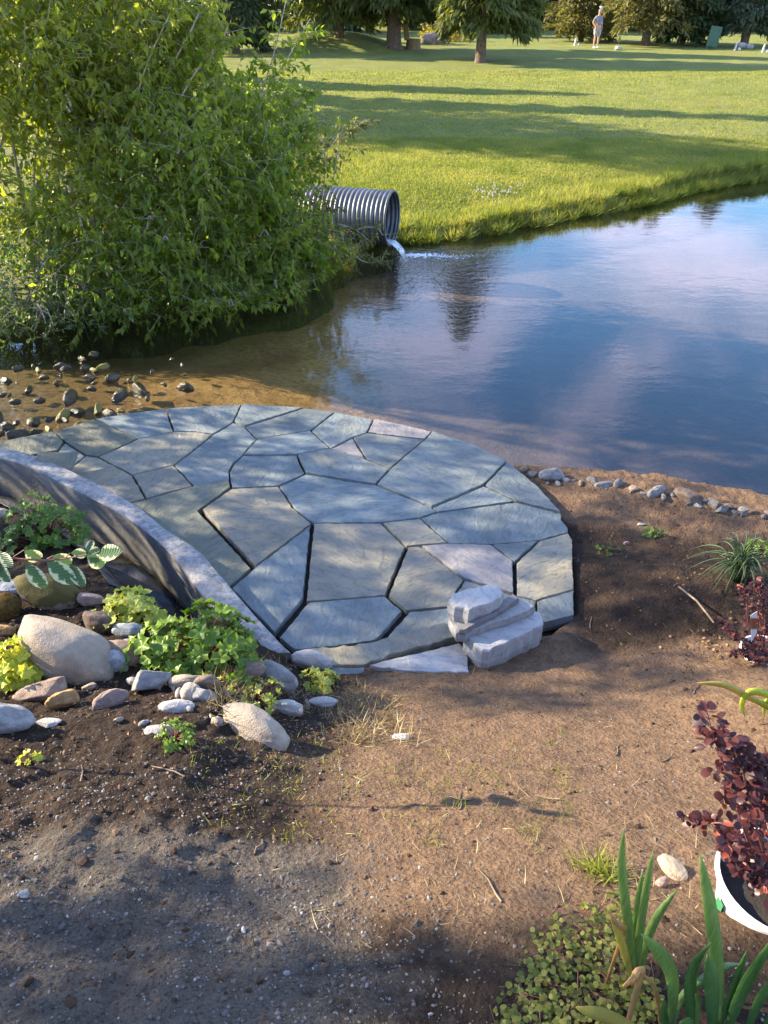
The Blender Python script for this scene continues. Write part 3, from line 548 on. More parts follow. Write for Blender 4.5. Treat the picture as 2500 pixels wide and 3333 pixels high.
shrub('sprawling_shrub', 'sparse olive shrub sprawling over the corrugated pipe', [LW(-1.0, 11.0), LW(-1.2, 10.6)],
      [(1060, 470, 11.3, 75), (980, 560, 11.0, 95), (1000, 700, 10.9, 60), (1000, 840, 10.5, 95), (1120, 790, 10.8, 55), (1160, 830, 10.7, 40), (940, 760, 10.4, 100)], 34, .085, M['leaf_arch'], seed=6, branch=3, wid=.34,
      shoots=[([Y(1000, 760, 10.7), Y(1080, 730, 10.6), Y(1150, 745, 10.6), Y(1210, 790, 10.6)], 9), ([Y(1160, 750, 10.6), Y(1190, 740, 10.55), Y(1230, 745, 10.5), Y(1245, 765, 10.5)], 3), ([Y(1080, 735, 10.6), Y(1085, 690, 10.6), Y(1110, 675, 10.6), Y(1130, 678, 10.6)], 2),
      ([Y(1100, 740, 10.6), Y(1130, 800, 10.5), Y(1180, 850, 10.4), Y(1240, 850, 10.4)], 9), ([Y(1000, 560, 11), Y(1080, 470, 11), Y(1150, 420, 11), Y(1195, 390, 11)], 12)])

# conifers
M['needle_dark'] = leaf_mat('needle_dark', (0.024, 0.046, 0.018), (0.058, 0.086, 0.028), 0.25, 0.6)
M['needle_mid'] = leaf_mat('needle_mid', (0.055, 0.080, 0.022), (0.130, 0.150, 0.042), 0.38, 0.6)
M['needle_olive'] = leaf_mat('needle_olive', (0.080, 0.085, 0.026), (0.170, 0.160, 0.055), 0.35, 0.6)
M['needle_blue'] = leaf_mat('needle_blue', (0.045, 0.072, 0.048), (0.105, 0.135, 0.085), 0.25, 0.6)
M['leaf_light'] = leaf_mat('leaf_light', (0.070, 0.098, 0.022), (0.150, 0.165, 0.045), 0.42)
def conifer(name, label, pos, h, rad, cb, n, mat, seed, trunk_r=.2, droop=.35, hang=.6, spray=(.34, .10), group=None, power=.85):
    rng = np.random.default_rng(seed); rr = random.Random(seed); base = Vector(pos); root = thing(name, pos, label, 'tree', group)
    acc = Acc(); lean = Vector((rr.uniform(-.02, .02), rr.uniform(-.02, .02), 1))
    acc.add(tube([base + lean * h * t + Vector((0, 0, -.1)) for t in (0, .02, .06, .3, .6, .97)], [trunk_r * 1.5, trunk_r * 1.15, trunk_r, trunk_r * .75, trunk_r * .42, .02], 10))
    obj('trunk', acc.mesh('trunk'), M['bark_dark'], root, -base)
    br = Acc(); nb = 90; P_ = []; D_ = []
    for i in range(nb):
        t = (i + rr.random()) / nb; z = cb + (h - cb) * t; r = rad * ((1 - t) ** power) * rr.uniform(.72, 1.12) * min(1, .62 + 1.5 * t) + .12; a = i * 2.399 + rr.uniform(-.5, .5)
        o = base + lean * z; e = Vector((math.cos(a), math.sin(a), 0)); tip = o + e * r + Vector((0, 0, -droop * r + .12 * r)); mid = o + e * r * .5 + Vector((0, 0, .10 * r))
        path = bez(o, mid, tip, 6); br.add(tube(path, [trunk_r * .16 * (1 - .8 * k / 5) + .006 for k in range(6)], 4))
        m = max(6, int(n / nb * (r / rad) * 2.0))
        tt = rng.random(m) ** .6; idx = tt * 5; i0 = np.clip(idx.astype(int), 0, 4); f = idx - i0; A = np.array(path)
        pp = A[i0] * (1 - f)[:, None] + A[i0 + 1] * f[:, None]; side = np.cross(np.array(e), [0, 0, 1.0]); pp += side[None] * (rng.normal(size=m) * .22 * r * (1.05 - .6 * tt))[:, None]; pp[:, 2] += rng.normal(size=m) * .05 * r
        P_.append(pp); dd = np.array(e)[None] * .8 + rng.normal(size=(m, 3)) * .45; dd[:, 2] -= hang; D_.append(dd)
    p = np.concatenate(P_); d = np.concatenate(D_); m = len(p)
    obj('branches', br.mesh('branches'), M['bark_dark'], root, -base)
    s = spray[0] * rng.uniform(.6, 1.3, m)
    o = obj('crown', scatter(SPRAY_V, SPRAY_F, p, d, rng.normal(size=(m, 3)) * .6 + np.array([0, 0, .7]), s, s * spray[1] / spray[0], {'tint': np.clip(np.repeat(rng.random(m // 8 + 1), 8)[:m] * .6 + .4 * rng.random(m), 0, 1)}, 'crown'), mat, root, -base); o['kind'] = 'stuff'
    return root
def FG(u, v): return ground(u, v, True)
conifer('spruce_tree', 'tall spruce with grey trunk and drooping branches standing alone on lawn', FG(1564, 204), 11.2, 3.1, 1.45, 20000, M['needle_mid'], 21, .23, .38, .9, (.40, .12))
conifer('thick_trunk_tree', 'thick trunked conifer beside the carved log chair', FG(1281, 156), 10.5, 3.6, 1.6, 18000, M['needle_mid'], 22, .38, .25, .8, (.46, .14))
conifer('dark_spruce_tree', 'dark spruce rising behind the willow shrub', FG(760, 172), 13.0, 3.3, .4, 11000, M['needle_dark'], 23, .26, .3, .5, (.42, .13))
conifer('slender_spruce_tree', 'unseen slender spruce added behind the willow shrub for its lawn shadow', LW(-10.3, 29.0), 11.3, 1.7, .6, 9000, M['needle_dark'], 29, .18, .25, .5, (.42, .14))  # unseen, added with the next one to cast a shadow band on the lawn
conifer('slender_spruce_tree', 'unseen shorter slender spruce added behind the willow shrub for its lawn shadow', LW(-10.4, 32.8), 8.8, 1.7, .5, 9000, M['needle_dark'], 30, .16, .25, .5, (.42, .14))
conifer('feathery_conifer_tree', 'feathery yellow green conifer sweeping to the ground behind the golfer', FG(1890, 135), 6.4, 2.6, .2, 7000, M['needle_olive'], 24, .16, .15, .2, (.36, .11))
conifer('brownish_spruce_tree', 'brownish olive spruce with bare lower trunk behind the tee', FG(2100, 148), 7.0, 3.4, .9, 8500, M['needle_olive'], 25, .24, .3, .5, (.36, .11))
conifer('dark_green_spruce_tree', 'dark green spruce standing beside the green marker board', FG(2215, 146), 7.2, 2.6, .3, 8000, M['needle_dark'], 26, .2, .25, .5, (.36, .11))
conifer('blue_spruce_tree', 'silvery blue green spruce with two pale stones at its foot', FG(2420, 152), 6.6, 2.6, .7, 8500, M['needle_blue'], 27, .22, .25, .4, (.34, .11))
conifer('light_green_tree', 'light green hanging conifer behind the grassy mound', FG(1105, 118), 8.5, 3.4, .9, 10000, M['leaf_light'], 28, .22, .4, 1.0, (.46, .12))
for i, (x, y, h, r, mt) in enumerate([(-16, 57, 11, 4, 'needle_dark'), (-10, 66, 10, 4.2, 'needle_mid'), (-3.5, 62, 9, 3.8, 'needle_dark'), (2, 68, 9, 4.2, 'needle_dark'), (7, 64, 8.5, 4, 'needle_dark'), (12.5, 70, 9, 4.4, 'needle_mid'), (17, 66, 8, 4.4, 'needle_dark'), (22.5, 69, 8, 4.2, 'needle_mid'),
                                      (28, 66, 7.5, 4.2, 'needle_dark'), (33, 70, 8, 4.5, 'needle_mid'), (38.5, 68, 8, 4.6, 'needle_dark'), (45, 72, 8, 4.6, 'needle_mid'), (-23, 60, 10, 4.2, 'needle_mid'), (-7, 80, 11, 5, 'needle_dark'), (5, 84, 11, 5, 'needle_mid'), (16, 84, 10, 5, 'needle_dark'), (27, 86, 10, 5, 'needle_mid'), (40, 88, 10, 5.2, 'needle_dark'), (-1, 75, 9, 4.6, 'needle_mid'), (10, 77, 9, 4.6, 'needle_dark'), (20, 77, 9, 4.6, 'needle_mid'), (33, 80, 9, 5, 'needle_dark'), (48, 80, 9, 5, 'needle_dark')]):
    conifer('background_conifer_tree', {'needle_dark': 'distant dark green conifer in the row closing off the far lawn', 'needle_mid': 'distant lighter green conifer in the row closing off the far lawn'}[mt], LW(x, y), h, r, .15 if i % 3 else .7, 5000, M[mt], 40 + i, .22, .3, .5, (.62, .22), group='conifers closing off the lawn')
# unseen trees left of the view, crowns shaped to shade lawn, patio, pond and path
def lobe(x, y, z, r, s=.9): return (Vector((x, y, z)), None, None, r, s)
def shade_tree(pos, lobes, label, seed, per=7, ls=.16, name='broadleaf_tree', mat='leaf_shade', lo=.3):
    b = Vector(pos); t = Acc(); top = sum((l[0] for l in lobes), Vector()) / len(lobes)
    t.add(tube(bez(b, Vector((b.x, b.y, top.z * .5)), top, 8), [.26 * (1 - .75 * i / 7) + .02 for i in range(8)], 9))
    return shrub(name, label, [tuple(b + Vector((0, 0, 1.6)))], lobes, per, ls, M[mat], 'tree', seed, 9, .4, 'bark_dark', 2, .5, None, (), t, lo)
shade_tree(LW(-8.8, 23.0), [lobe(-8.5, 24, 4, 1.9), lobe(-8.5, 23, 6, 1.9), lobe(-8.5, 22.1, 8, 1.6), lobe(-8.5, 21.4, 9.6, 1.1), lobe(-9.2, 25.2, 4.5, 1.5), lobe(-8.6, 24.6, 6.6, 1.6), lobe(-8.6, 25.9, 6.0, 1.5), lobe(-8.5, 23.4, 8.2, 1.4)], 'tall leaning leafy tree on the lawn hidden behind the willow shrub', 61, 15, .2)
shade_tree(LW(-15.0, 24.5), [lobe(-15, 24.5, 5.5, 2.2), lobe(-14, 24, 7.5, 2.0), lobe(-15.4, 24.8, 9.2, 1.5)], 'broad leafy tree on the lawn left of the shrubs', 62)
shade_tree((-7.6, 3.3, gz(-7.6, 3.3)), [lobe(-6.7, 5.4, 3.0, .85), lobe(-6.9, 5.5, 4.2, .85), lobe(-6.7, 6.6, 3.1, .9), lobe(-6.8, 6.7, 4.3, .8), lobe(-6.0, 6.2, 2.4, .6), lobe(-7.4, 5.0, 4.4, .6)], 'unseen bank tree overhanging the stream to shade the patio', 63, 27, .09)
shade_tree(LW(-6.4, 9.3), [lobe(-5.6, 7.9, 3.9, .6), lobe(-5.6, 8.0, 4.7, .65), lobe(-5.7, 8.9, 4.0, .65), lobe(-5.7, 9.0, 4.9, .7), lobe(-5.8, 9.9, 4.3, .75), lobe(-5.8, 9.7, 5.2, .6)], 'unseen young leafy tree added on the far bank to shade the pond', 65, 30, .09)
GT = near_z(np.array([-5.2]), np.array([5.4]))[0]
shade_tree((-8.2, 1.6, gz(-8.2, 1.6)), [lobe(-7, 2.1, 5.2, .9), lobe(-7.2, 2.65, 4.8, .4), lobe(-6.8, 1.4, 5.6, .9), lobe(-7.5, .8, 5, 1.0)], 'unseen small leafy tree added left of the garden bed for shade', 64, 44, .09)

# ------------------------------------------------------------------ grass
M['grass'] = leaf_mat('grass', (0.110, 0.155, 0.024), (0.270, 0.275, 0.080), 0.5, 0.5)
def blades(n, xr, yr, cond, zf, hr, wr, rng, lean=.35):
    x = rng.uniform(*xr, n); y = rng.uniform(*yr, n); k = cond(x, y, rng); x, y = x[k], y[k]; p = np.stack([x, y, zf(x, y) - .01], 1); m = len(p)
    d = rng.normal(size=(m, 3)) * lean; d[:, 2] = 1; nz = rng.normal(size=(m, 3)); nz[:, 2] *= .2; h = rng.uniform(*hr, m)
    return p, d, nz, h, rng.uniform(*wr, m)
def merge_blades(sets, name):
    p, d, nz, h, w = [np.concatenate(a) for a in zip(*sets)]; rng = np.random.default_rng(5)
    cl = np.clip(.5 + 1.3 * fbm(p[:, 0], p[:, 1], .6, 3, 3), 0, 1); return scatter(BLADE_V, BLADE_F, p, d, nz, h, w, {'tint': np.clip(.55 * cl + .5 * rng.random(len(p)), 0, 1)}, name)
rng = np.random.default_rng(8); sd = lambda x, y: -sdf(x, y, LAWN_POLY)
fr = lambda x, y: (x < .62 * y + .5) & (x > -.25 * y - .5)
edge = blades(210000, (-1.5, 11), (9.5, 19.5), lambda x, y, r: (sd(x, y) < .75) & (sd(x, y) > -.02) & fr(x, y), lawn_z, (.08, .21), (.008, .016), rng, .5)
x_t = rng.uniform(-1.5, 11, 5200); y_t = rng.uniform(9.5, 19.5, 5200); k_ = (sd(x_t, y_t) < .22) & (sd(x_t, y_t) > -.10) & fr(x_t, y_t); ct = np.stack([x_t[k_], y_t[k_]], 1)
ii = rng.integers(0, len(ct), 16000); pt = ct[ii] + rng.normal(size=(16000, 2)) * .035; pz = np.maximum(lawn_z(pt[:, 0], pt[:, 1]), .0) - .01; dd = np.concatenate([(pt - ct[ii]) * 14 + rng.normal(size=(16000, 2)) * .25 + np.array([.05, -.25]), np.ones((16000, 1))], 1); nn_ = rng.normal(size=(16000, 3)); nn_[:, 2] *= .2
tufts = (np.concatenate([pt, pz[:, None]], 1), dd, nn_, rng.uniform(.12, .27, 16000), rng.uniform(.008, .014, 16000))
near = blades(340000, (-2, 12), (11.5, 20), lambda x, y, r: (sd(x, y) > .5) & fr(x, y) & (r.random(len(x)) < np.clip(1.4 - (y - 12) / 9, .25, 1)), lawn_z, (.03, .075), (.008, .015), rng, .6)
farb = blades(90000, (-8, 18), (20, 36), lambda x, y, r: fr(x, y), lawn_z, (.03, .07), (.016, .03), rng, .7)
g = obj('grass', merge_blades([edge, tufts, near, farb], 'grass'), M['grass']); tag(g, 'short green grass blades covering the lawn and pond bank', 'grass', kind='stuff')
# clover flowers dotted in the bank grass
cl = Acc(); rr = random.Random(4)
for i in range(70):
    p = FG(rr.gauss(1600, 55), rr.gauss(632, 18)); cl.add(tube([p + Vector((0, 0, .05)), p + Vector((0, 0, .066)), p + Vector((0, 0, .08))], [.006, .012, .004], 5))
M['clover'] = plain('clover', (.34, .32, .26), (.45, .42, .36), 20)
tag(obj('clover_flowers', cl.mesh('clover_flowers'), M['clover']), 'patch of whitish clover heads in the bank grass', 'flowers', kind='stuff')

# ------------------------------------------------------------------ culvert pipe
mouth = Y(1276, 712, 11.62); ax = Vector((.955, -.296, -.012)).normalized(); rad_ = .37; L_ = 2.7; sg = 44
pr = thing('culvert_pipe', mouth - Vector((0, 0, rad_)), 'corrugated grey metal culvert pipe spilling water into the pond', 'pipe')
side = ax.cross(Vector((0, 0, 1))).normalized(); upv = side.cross(ax); V = []; nr = 200
for i in range(nr):
    s = -L_ * i / (nr - 1); r = rad_ + .011 * math.cos(-s * 2 * math.pi / .068) + (.012 if i < 2 else 0)
    for j in range(sg):
        t = 2 * math.pi * j / sg; V.append(mouth + ax * s + (side * math.cos(t) + upv * math.sin(t)) * r)
F = [(i * sg + j, i * sg + (j + 1) % sg, (i + 1) * sg + (j + 1) % sg, (i + 1) * sg + j) for i in range(nr - 1) for j in range(sg)]
pb = obj('pipe_wall', mesh_py('pipe_wall', V, F, True), M['galv'], pr, -pr.location); sm = pb.modifiers.new('t', 'SOLIDIFY'); sm.thickness = .006
V, F = [], []
for i in range(2):
    for q in (rad_ + .02, rad_ - .012):
        for j in range(sg):
            t = 2 * math.pi * j / sg; V.append(mouth + ax * (.012 * i) + (side * math.cos(t) + upv * math.sin(t)) * q)
for j in range(sg):
    k = (j + 1) % sg; F += [(j, k, sg + k, sg + j), (2 * sg + j, 3 * sg + j, 3 * sg + k, 2 * sg + k), (j, 2 * sg + j, 2 * sg + k, k), (sg + j, sg + k, 3 * sg + k, 3 * sg + j)]
obj('rim', mesh_py('rim', V, F, True), M['galv'], pr, -pr.location)
b = NB('falling_water'); w = b.geo(); nn = b.noise(b.mapv(w, (30, 30, 4)), 1.0, 3)
tr = b.n('ShaderNodeBsdfTransparent'); gl = b.pbr(b.ramp(nn, (.4, (.55, .62, .7)), (.65, (.85, .9, .95))), .15); mm = b.n('ShaderNodeMixShader'); b.l(b.ramp(nn, (.35, .35), (.6, .95)), mm.inputs[0]); b.l(tr.outputs[0], mm.inputs[1]); b.l(gl, mm.inputs[2])
M['fall'] = b.done(mm.outputs[0])
V, F = [], []; lip = mouth - Vector((0, 0, rad_ - .03)); out = 9
for i in range(12):
    t = i / 11; c = lip + ax * (-.12 + .36 * t) + Vector((0, 0, -max(0, t - .25) ** 2 * .42)); wd = .12 - .03 * t
    for j in range(out):
        a = (j / (out - 1) - .5) * 2; V.append(c + side * wd * a + Vector((0, 0, .035 * a * a * (1 - t) + .004 * math.sin(9 * a + 5 * t))))
F = [(i * out + j, i * out + j + 1, (i + 1) * out + j + 1, (i + 1) * out + j) for i in range(11) for j in range(out - 1)]
fw = obj('falling_water', mesh_py('falling_water', V, F, True), M['fall']); tag(fw, 'thin sheet of water pouring from the pipe mouth', 'water'); fw.modifiers.new('t', 'SOLIDIFY').thickness = .008
ico = bmesh.new(); bmesh.ops.create_icosphere(ico, subdivisions=1, radius=1); IV = np.array([v.co[:] for v in ico.verts]); IF = np.array([[v.index for v in f.verts] for f in ico.faces]); ico.free()
def pebbles(pos, size, flat, rng, name, mat, attrs=None):
    n = len(pos); J = 1 + rng.uniform(-.28, .28, (n, len(IV), 1)); V = IV[None] * J * (size[:, None] * rng.uniform(.6, 1.25, (n, 3)))[:, None, :]
    V[..., 2] *= flat; a = rng.uniform(0, 6.28, n); c, s = np.cos(a)[:, None], np.sin(a)[:, None]; x = V[..., 0] * c - V[..., 1] * s; y = V[..., 0] * s + V[..., 1] * c
    V = np.stack([x, y, V[..., 2]], -1) + pos[:, None, :]; F = (IF[None] + (np.arange(n) * len(IV))[:, None, None]).reshape(-1, 3)
    return mesh_np(name, V.reshape(-1, 3), F, False, {'tint': np.repeat(rng.random(n), len(IV))})
b = NB('foam'); M['foam'] = b.done(b.pbr((.75, .8, .84), .3))
foot = Vector((V[-1][0], V[-1][1], 0)) if False else lip + ax * .26; n = 420; t = rng.random(n) ** 1.5; fp = np.stack([foot.x + .05 + t * 1.0 + rng.normal(size=n) * .05, foot.y - .12 - .10 * t + .12 * np.sin(t * 9 + rng.normal(size=n)) * t + rng.normal(size=n) * .05, np.full(n, .003)], 1)
tag(obj('foam', pebbles(fp, rng.uniform(.006, .02, n) * (1.2 - t), .35, rng, 'foam', None), M['foam']), 'white foam swirling below the pipe outfall', 'foam', kind='stuff')

# ------------------------------------------------------------------ rocks
ib = bmesh.new(); bmesh.ops.create_icosphere(ib, subdivisions=4, radius=1); RV = [v.co.copy() for v in ib.verts]; RF = [tuple(v.index for v in f.verts) for f in ib.faces]; ib.free()
def rock_mesh(seed, angular):
    rr = random.Random(seed); off = Vector((rr.uniform(0, 50), rr.uniform(0, 50), rr.uniform(0, 50))); V = []
    planes = [(Vector((rr.gauss(0, 1), rr.gauss(0, 1), rr.gauss(0, 1))).normalized(), rr.uniform(.55, .9)) for _ in range(11 if angular else 3)]
    for v in RV:
        p = v * (1 + .22 * mnoise.noise(v * .9 + off) + .11 * mnoise.noise(v * 2.3 + off) + .05 * mnoise.noise(v * 4.2 + off))
        for nn, d in planes:
            e = p.dot(nn) - d
            if e > 0: p = p - nn * e * (.93 if angular else .5)
        p = p * (1 + (.035 if angular else .014) * mnoise.noise(v * 6 + off) + .012 * mnoise.noise(v * 14 + off)); V.append(p)
    mx_ = [max(abs(p[i]) for p in V) for i in range(3)]; V = [(p.x / mx_[0], p.y / mx_[1], p.z / mx_[2]) for p in V]
    return mesh_py('rock', V, RF, True)
RM = {}
def rock_me(kind, k, mat):
    key = (kind, k, mat)
    if key not in RM:
        RM[key] = rock_mesh(k * 7 + (100 if kind == 'a' else 0), kind == 'a'); RM[key].materials.append(M[mat])
    return RM[key]
M['rk_tan'] = rock_mat('rk_tan', (.29, .235, .17), (.37, .31, .235), speck=.25)
M['rk_grey'] = rock_mat('rk_grey', (.21, .205, .195), (.33, .325, .31))
M['rk_shore'] = rock_mat('rk_shore', (.10, .095, .088), (.20, .19, .175))
M['rk_blue'] = rock_mat('rk_blue', (.22, .24, .25), (.34, .36, .37))
M['rk_pink'] = rock_mat('rk_pink', (.24, .165, .14), (.34, .26, .22))
M['rk_brown'] = rock_mat('rk_brown', (.15, .105, .075), (.27, .20, .15))
M['rk_orange'] = rock_mat('rk_orange', (.27, .14, .05), (.42, .27, .12))
M['rk_moss'] = rock_mat('rk_moss', (.24, .22, .18), (.34, .32, .28), ((.075, .062, .012), .42))
M['rk_wet'] = rock_mat('rk_wet', (.028, .022, .014), (.075, .055, .032), ((.035, .034, .010), .62), rough=.3)
M['rk_wetmoss'] = rock_mat('rk_wetmoss', (.09, .065, .03), (.16, .115, .05), ((.15, .13, .02), .45), rough=.5)
M['rk_pale'] = rock_mat('rk_pale', (.32, .305, .28), (.43, .41, .385), speck=.25)
def rock_px(name, label, box, mat, kind='r', k=1, hz=.6, roll=0, yaw=0, group=None, z=None, sink=.25, cat='rock', ratio=None, pit=0, grow=1.12):
    x0, y0, x1, y1 = box; u = (x0 + x1) / 2; g = ground(u, y1 - (y1 - y0) * .22) if z is None else P(u, y1 - (y1 - y0) * .3, z)
    s = depth_of(g) / FPX; w = (x1 - x0) * s / 2 * grow; hp = (y1 - y0) * s; e = math.atan2(CAMH - g.z, math.hypot(g.x, g.y)); hgt = w * hz
    dp = ratio * w if ratio else max(w * .45, min(w * 1.4, (hp / 2 - hgt * .75 * math.cos(e)) / math.sin(e)))
    o = obj(name, rock_me(kind, k, mat), None, None, (g.x, g.y + dp * .25, g.z + hgt * (1 - 2 * sink)), (pit, roll, yaw), (w, dp, hgt)); tag(o, label, cat, group); return o
rq_b = random.Random(15)
BED = [  # garden bed rocks: label, box, material, kind, seed, height ratio, roll, yaw
 ('large smooth tan boulder with a small pit between the lime plants', (20, 1966, 385, 2242), 'rk_tan', 'r', 3, .62, .42, -.35),
 ('flat brown slab rock lying below the tan boulder', (48, 2206, 228, 2290), 'rk_brown', 'a', 2, .35, -.15, .2),
 ('rough orange rock beside the flat brown slab', (160, 2250, 274, 2312), 'rk_orange', 'a', 3, .6, 0, .3),
 ('pinkish brown rounded stone in front of the tan boulder', (306, 2244, 416, 2312), 'rk_pink', 'r', 4, .62, 0, .5),
 ('big grey speckled rock half buried in the dark soil', (-85, 2272, 102, 2400), 'rk_grey', 'r', 5, .6, .25, .1),
 ('thin pale flake of stone beside the grey speckled rock', (100, 2328, 194, 2372), 'rk_pale', 'a', 4, .25, 0, .2),
 ('angular grey rock against the green coral bells', (428, 2160, 552, 2260), 'rk_grey', 'a', 5, .6, .2, .4),
 ('flat tan stone under the green coral bells', (542, 2186, 646, 2250), 'rk_tan', 'r', 6, .5, 0, .1),
 ('upright tan stone leaning on the flat tan stone', (588, 2204, 650, 2292), 'rk_tan', 'r', 7, .9, .2, 0),
 ('round brownish stone among dry weeds', (636, 2184, 718, 2250), 'rk_brown', 'r', 1, .7, 0, .2),
 ('grey wedge stone below the upright tan stone', (622, 2224, 708, 2292), 'rk_grey', 'a', 6, .55, .3, 0),
 ('pale oval stone lying alone on dark soil', (522, 2284, 632, 2322), 'rk_pale', 'r', 2, .4, 0, .1),
 ('long flat tan rock with striped shadows', (704, 2298, 944, 2420), 'rk_tan', 'r', 8, .36, .22, -.5),
 ('small egg shaped stone beside the long flat rock', (684, 2326, 725, 2368), 'rk_tan', 'r', 9, .8, 0, 0),
 ('flat whitish stone behind the small seedling', (475, 2362, 582, 2392), 'rk_pale', 'a', 7, .25, 0, 0),
 ('round reddish tan stone near the wall end', (754, 2146, 864, 2230), 'rk_pink', 'r', 10, .75, 0, .4),
 ('greenish grey rounded rock beside the reddish stone', (832, 2138, 968, 2260), 'rk_grey', 'r', 11, .7, .3, -.4),
 ('speckled pale rock among the weeds', (888, 2266, 990, 2340), 'rk_pale', 'r', 12, .6, .2, 0),
 ('flat pale rock at the edge of the path', (1004, 2258, 1096, 2306), 'rk_pale', 'a', 8, .35, 0, 0),
 ('whitish block of stone at the foot of the concrete wall', (950, 2104, 1082, 2190), 'rk_pale', 'r', 13, .55, .15, -.2),
 ('dark grey stone behind the tan boulder', (270, 1978, 378, 2070), 'rk_brown', 'r', 14, .75, .2, -.2),
 ('bluish oval stone beside the lime coral bells', (369, 2026, 466, 2082), 'rk_blue', 'r', 15, .6, 0, 0),
 ('dark brown rock below the bluish oval stone', (330, 2064, 460, 2194), 'rk_brown', 'r', 16, .8, .3, 0),
 ('green and white banded stone against the boulder', (343, 2104, 430, 2194), 'rk_blue', 'a', 9, .75, .5, -.3),
 ('brown stone behind the lime coral bells', (256, 1922, 340, 1974), 'rk_pink', 'a', 10, .6, 0, 0),
 ('wide pale rock covered in golden moss', (30, 1850, 262, 1990), 'rk_moss', 'r', 17, .5, .15, -.2),
 ('smooth oval granite stone on the mossy rock', (-10, 1890, 108, 1944), 'rk_blue', 'r', 18, .5, 0, .1),
 ('small orange stone at the end of the tan boulder', (-20, 2034, 48, 2076), 'rk_orange', 'a', 11, .7, 0, 0),
 ('pale flat stone beside the green coral bells', (-30, 1650, 40, 1690), 'rk_tan', 'r', 1, .5, 0, 0),
]
for lab, box, mt, kd, k, hz, ro, ya in BED: rock_px('rock', lab, box, mt, kd, k, hz, ro, ya)
for i in range(46):
    u, v = rq_b.uniform(-20, 980), rq_b.uniform(2050, 2400); w_q = rq_b.uniform(16, 52)
    rock_px('pebble_stone', 'small loose stone wedged among the garden bed rocks', (u, v, u + w_q, v + w_q * rq_b.uniform(.5, .8)), ['rk_grey', 'rk_brown', 'rk_pink', 'rk_tan'][i % 4], 'ra'[i % 2], 1 + i % 12, .6, rq_b.uniform(-.3, .3), rq_b.uniform(0, 3), 'small stones in the garden bed')
for i, (box, mt) in enumerate([((2155, 2760, 2225, 2870), 'rk_tan'), ((2125, 2850, 2180, 2890), 'rk_pink')]):
    rock_px('rock', ['elongated tan stone beside the white pot', 'small dusty stone behind the iris leaves'][i], box, mt, 'r', 5 + i, .5, 0, .6)
rock_px('stone', 'white angular stone lying on the dark gravel', (60, 2890, 100, 2930), 'rk_pale', 'a', 3, .7)
rock_px('stone', 'small round stone on the bare soil right of the patio', (2028, 1760, 2048, 1776), 'rk_pink', 'r', 3, .8)
rock_px('stone', 'flat white flake on the bare path', (1276, 2390, 1340, 2410), 'rk_pale', 'a', 2, .25)
rock_px('stone', 'little white stone beside the seedling right of the patio', (2074, 1700, 2100, 1712), 'rk_pale', 'a', 5, .35)
sx_ = lambda b: (b[0] / 2.37, 1100 + b[1] / 2.37, b[2] / 2.37, 1100 + b[3] / 2.37)
ST = [((420, 195, 540, 245), 0), ((615, 200, 705, 255), 2), ((685, 220, 760, 275), 1), ((755, 180, 850, 250), 1), ((260, 220, 330, 270), 1), ((300, 275, 370, 320), 2), ((1010, 280, 1075, 325), 1), ((1370, 360, 1490, 400), 0), ((860, 380, 990, 490), 0), ((1010, 335, 1150, 430), 0),
      ((500, 400, 550, 440), 2), ((690, 515, 810, 590), 1), ((540, 510, 650, 610), 0), ((420, 550, 545, 640), 1), ((470, 610, 540, 660), 0), ((350, 590, 425, 645), 0), ((200, 590, 310, 690), 0), ((0, 640, 110, 720), 0), ((90, 625, 150, 680), 2), ((780, 560, 900, 610), 0), ((50, 730, 220, 790), 0), ((130, 700, 220, 740), 2),
      ((270, 460, 340, 500), 0), ((450, 430, 630, 490), 0), ((640, 270, 740, 330), 0), ((810, 280, 930, 330), 0), ((590, 140, 680, 190), 2), ((690, 80, 760, 150), 0), ((1380, 195, 1430, 220), 2), ((1410, 270, 1440, 290), 2), ((1150, 245, 1200, 265), 2), ((1240, 340, 1290, 370), 2), ((-40, 700, 30, 770), 0), ((-60, 560, 40, 640), 0),
      ((80, 1 * 470, 150, 510), 0), ((180, 380, 260, 420), 0), ((0, 300, 90, 350), 0), ((560, 660, 640, 690), 1), ((330, 690, 420, 730), 1), ((240, 700, 320, 740), 0), ((1100, 455, 1170, 480), 0), ((900, 540, 960, 570), 1), ((1300, 150, 1345, 175), 0), ((980, 300, 1010, 330), 2), ((100, 220, 170, 250), 0), ((390, 330, 470, 365), 0)]
rq = random.Random(77)
for i in range(22):
    x_, y_ = rq.uniform(-60, 900), rq.uniform(150, 740)
    if y_ > 820 - .42 * x_: continue
    w_q = rq.uniform(22, 60); ST.append(((x_, y_, x_ + w_q, y_ + w_q * .5), 0 if rq.random() < .7 else 2))
SL = ['dark wet rock breaking the surface of the shallow stream', 'yellow mossy rock standing in the shallow stream', 'small pale wet stone in the shallow stream']
for i, (b_, q) in enumerate(ST):
    rock_px('stream_rock', SL[q], sx_(b_), ['rk_wet', 'rk_wetmoss', 'rk_wet'][q], 'ara'[i % 3], 1 + i % 12, .6, .15 * math.sin(i), i * 1.3, 'rocks in the shallow stream', z=0.0, sink=.47, grow=1.3)
sh = lambda b: (1650 + b[0] / 1.952, 1480 + b[1] / 1.952, 1650 + b[2] / 1.952, 1480 + b[3] / 1.952)
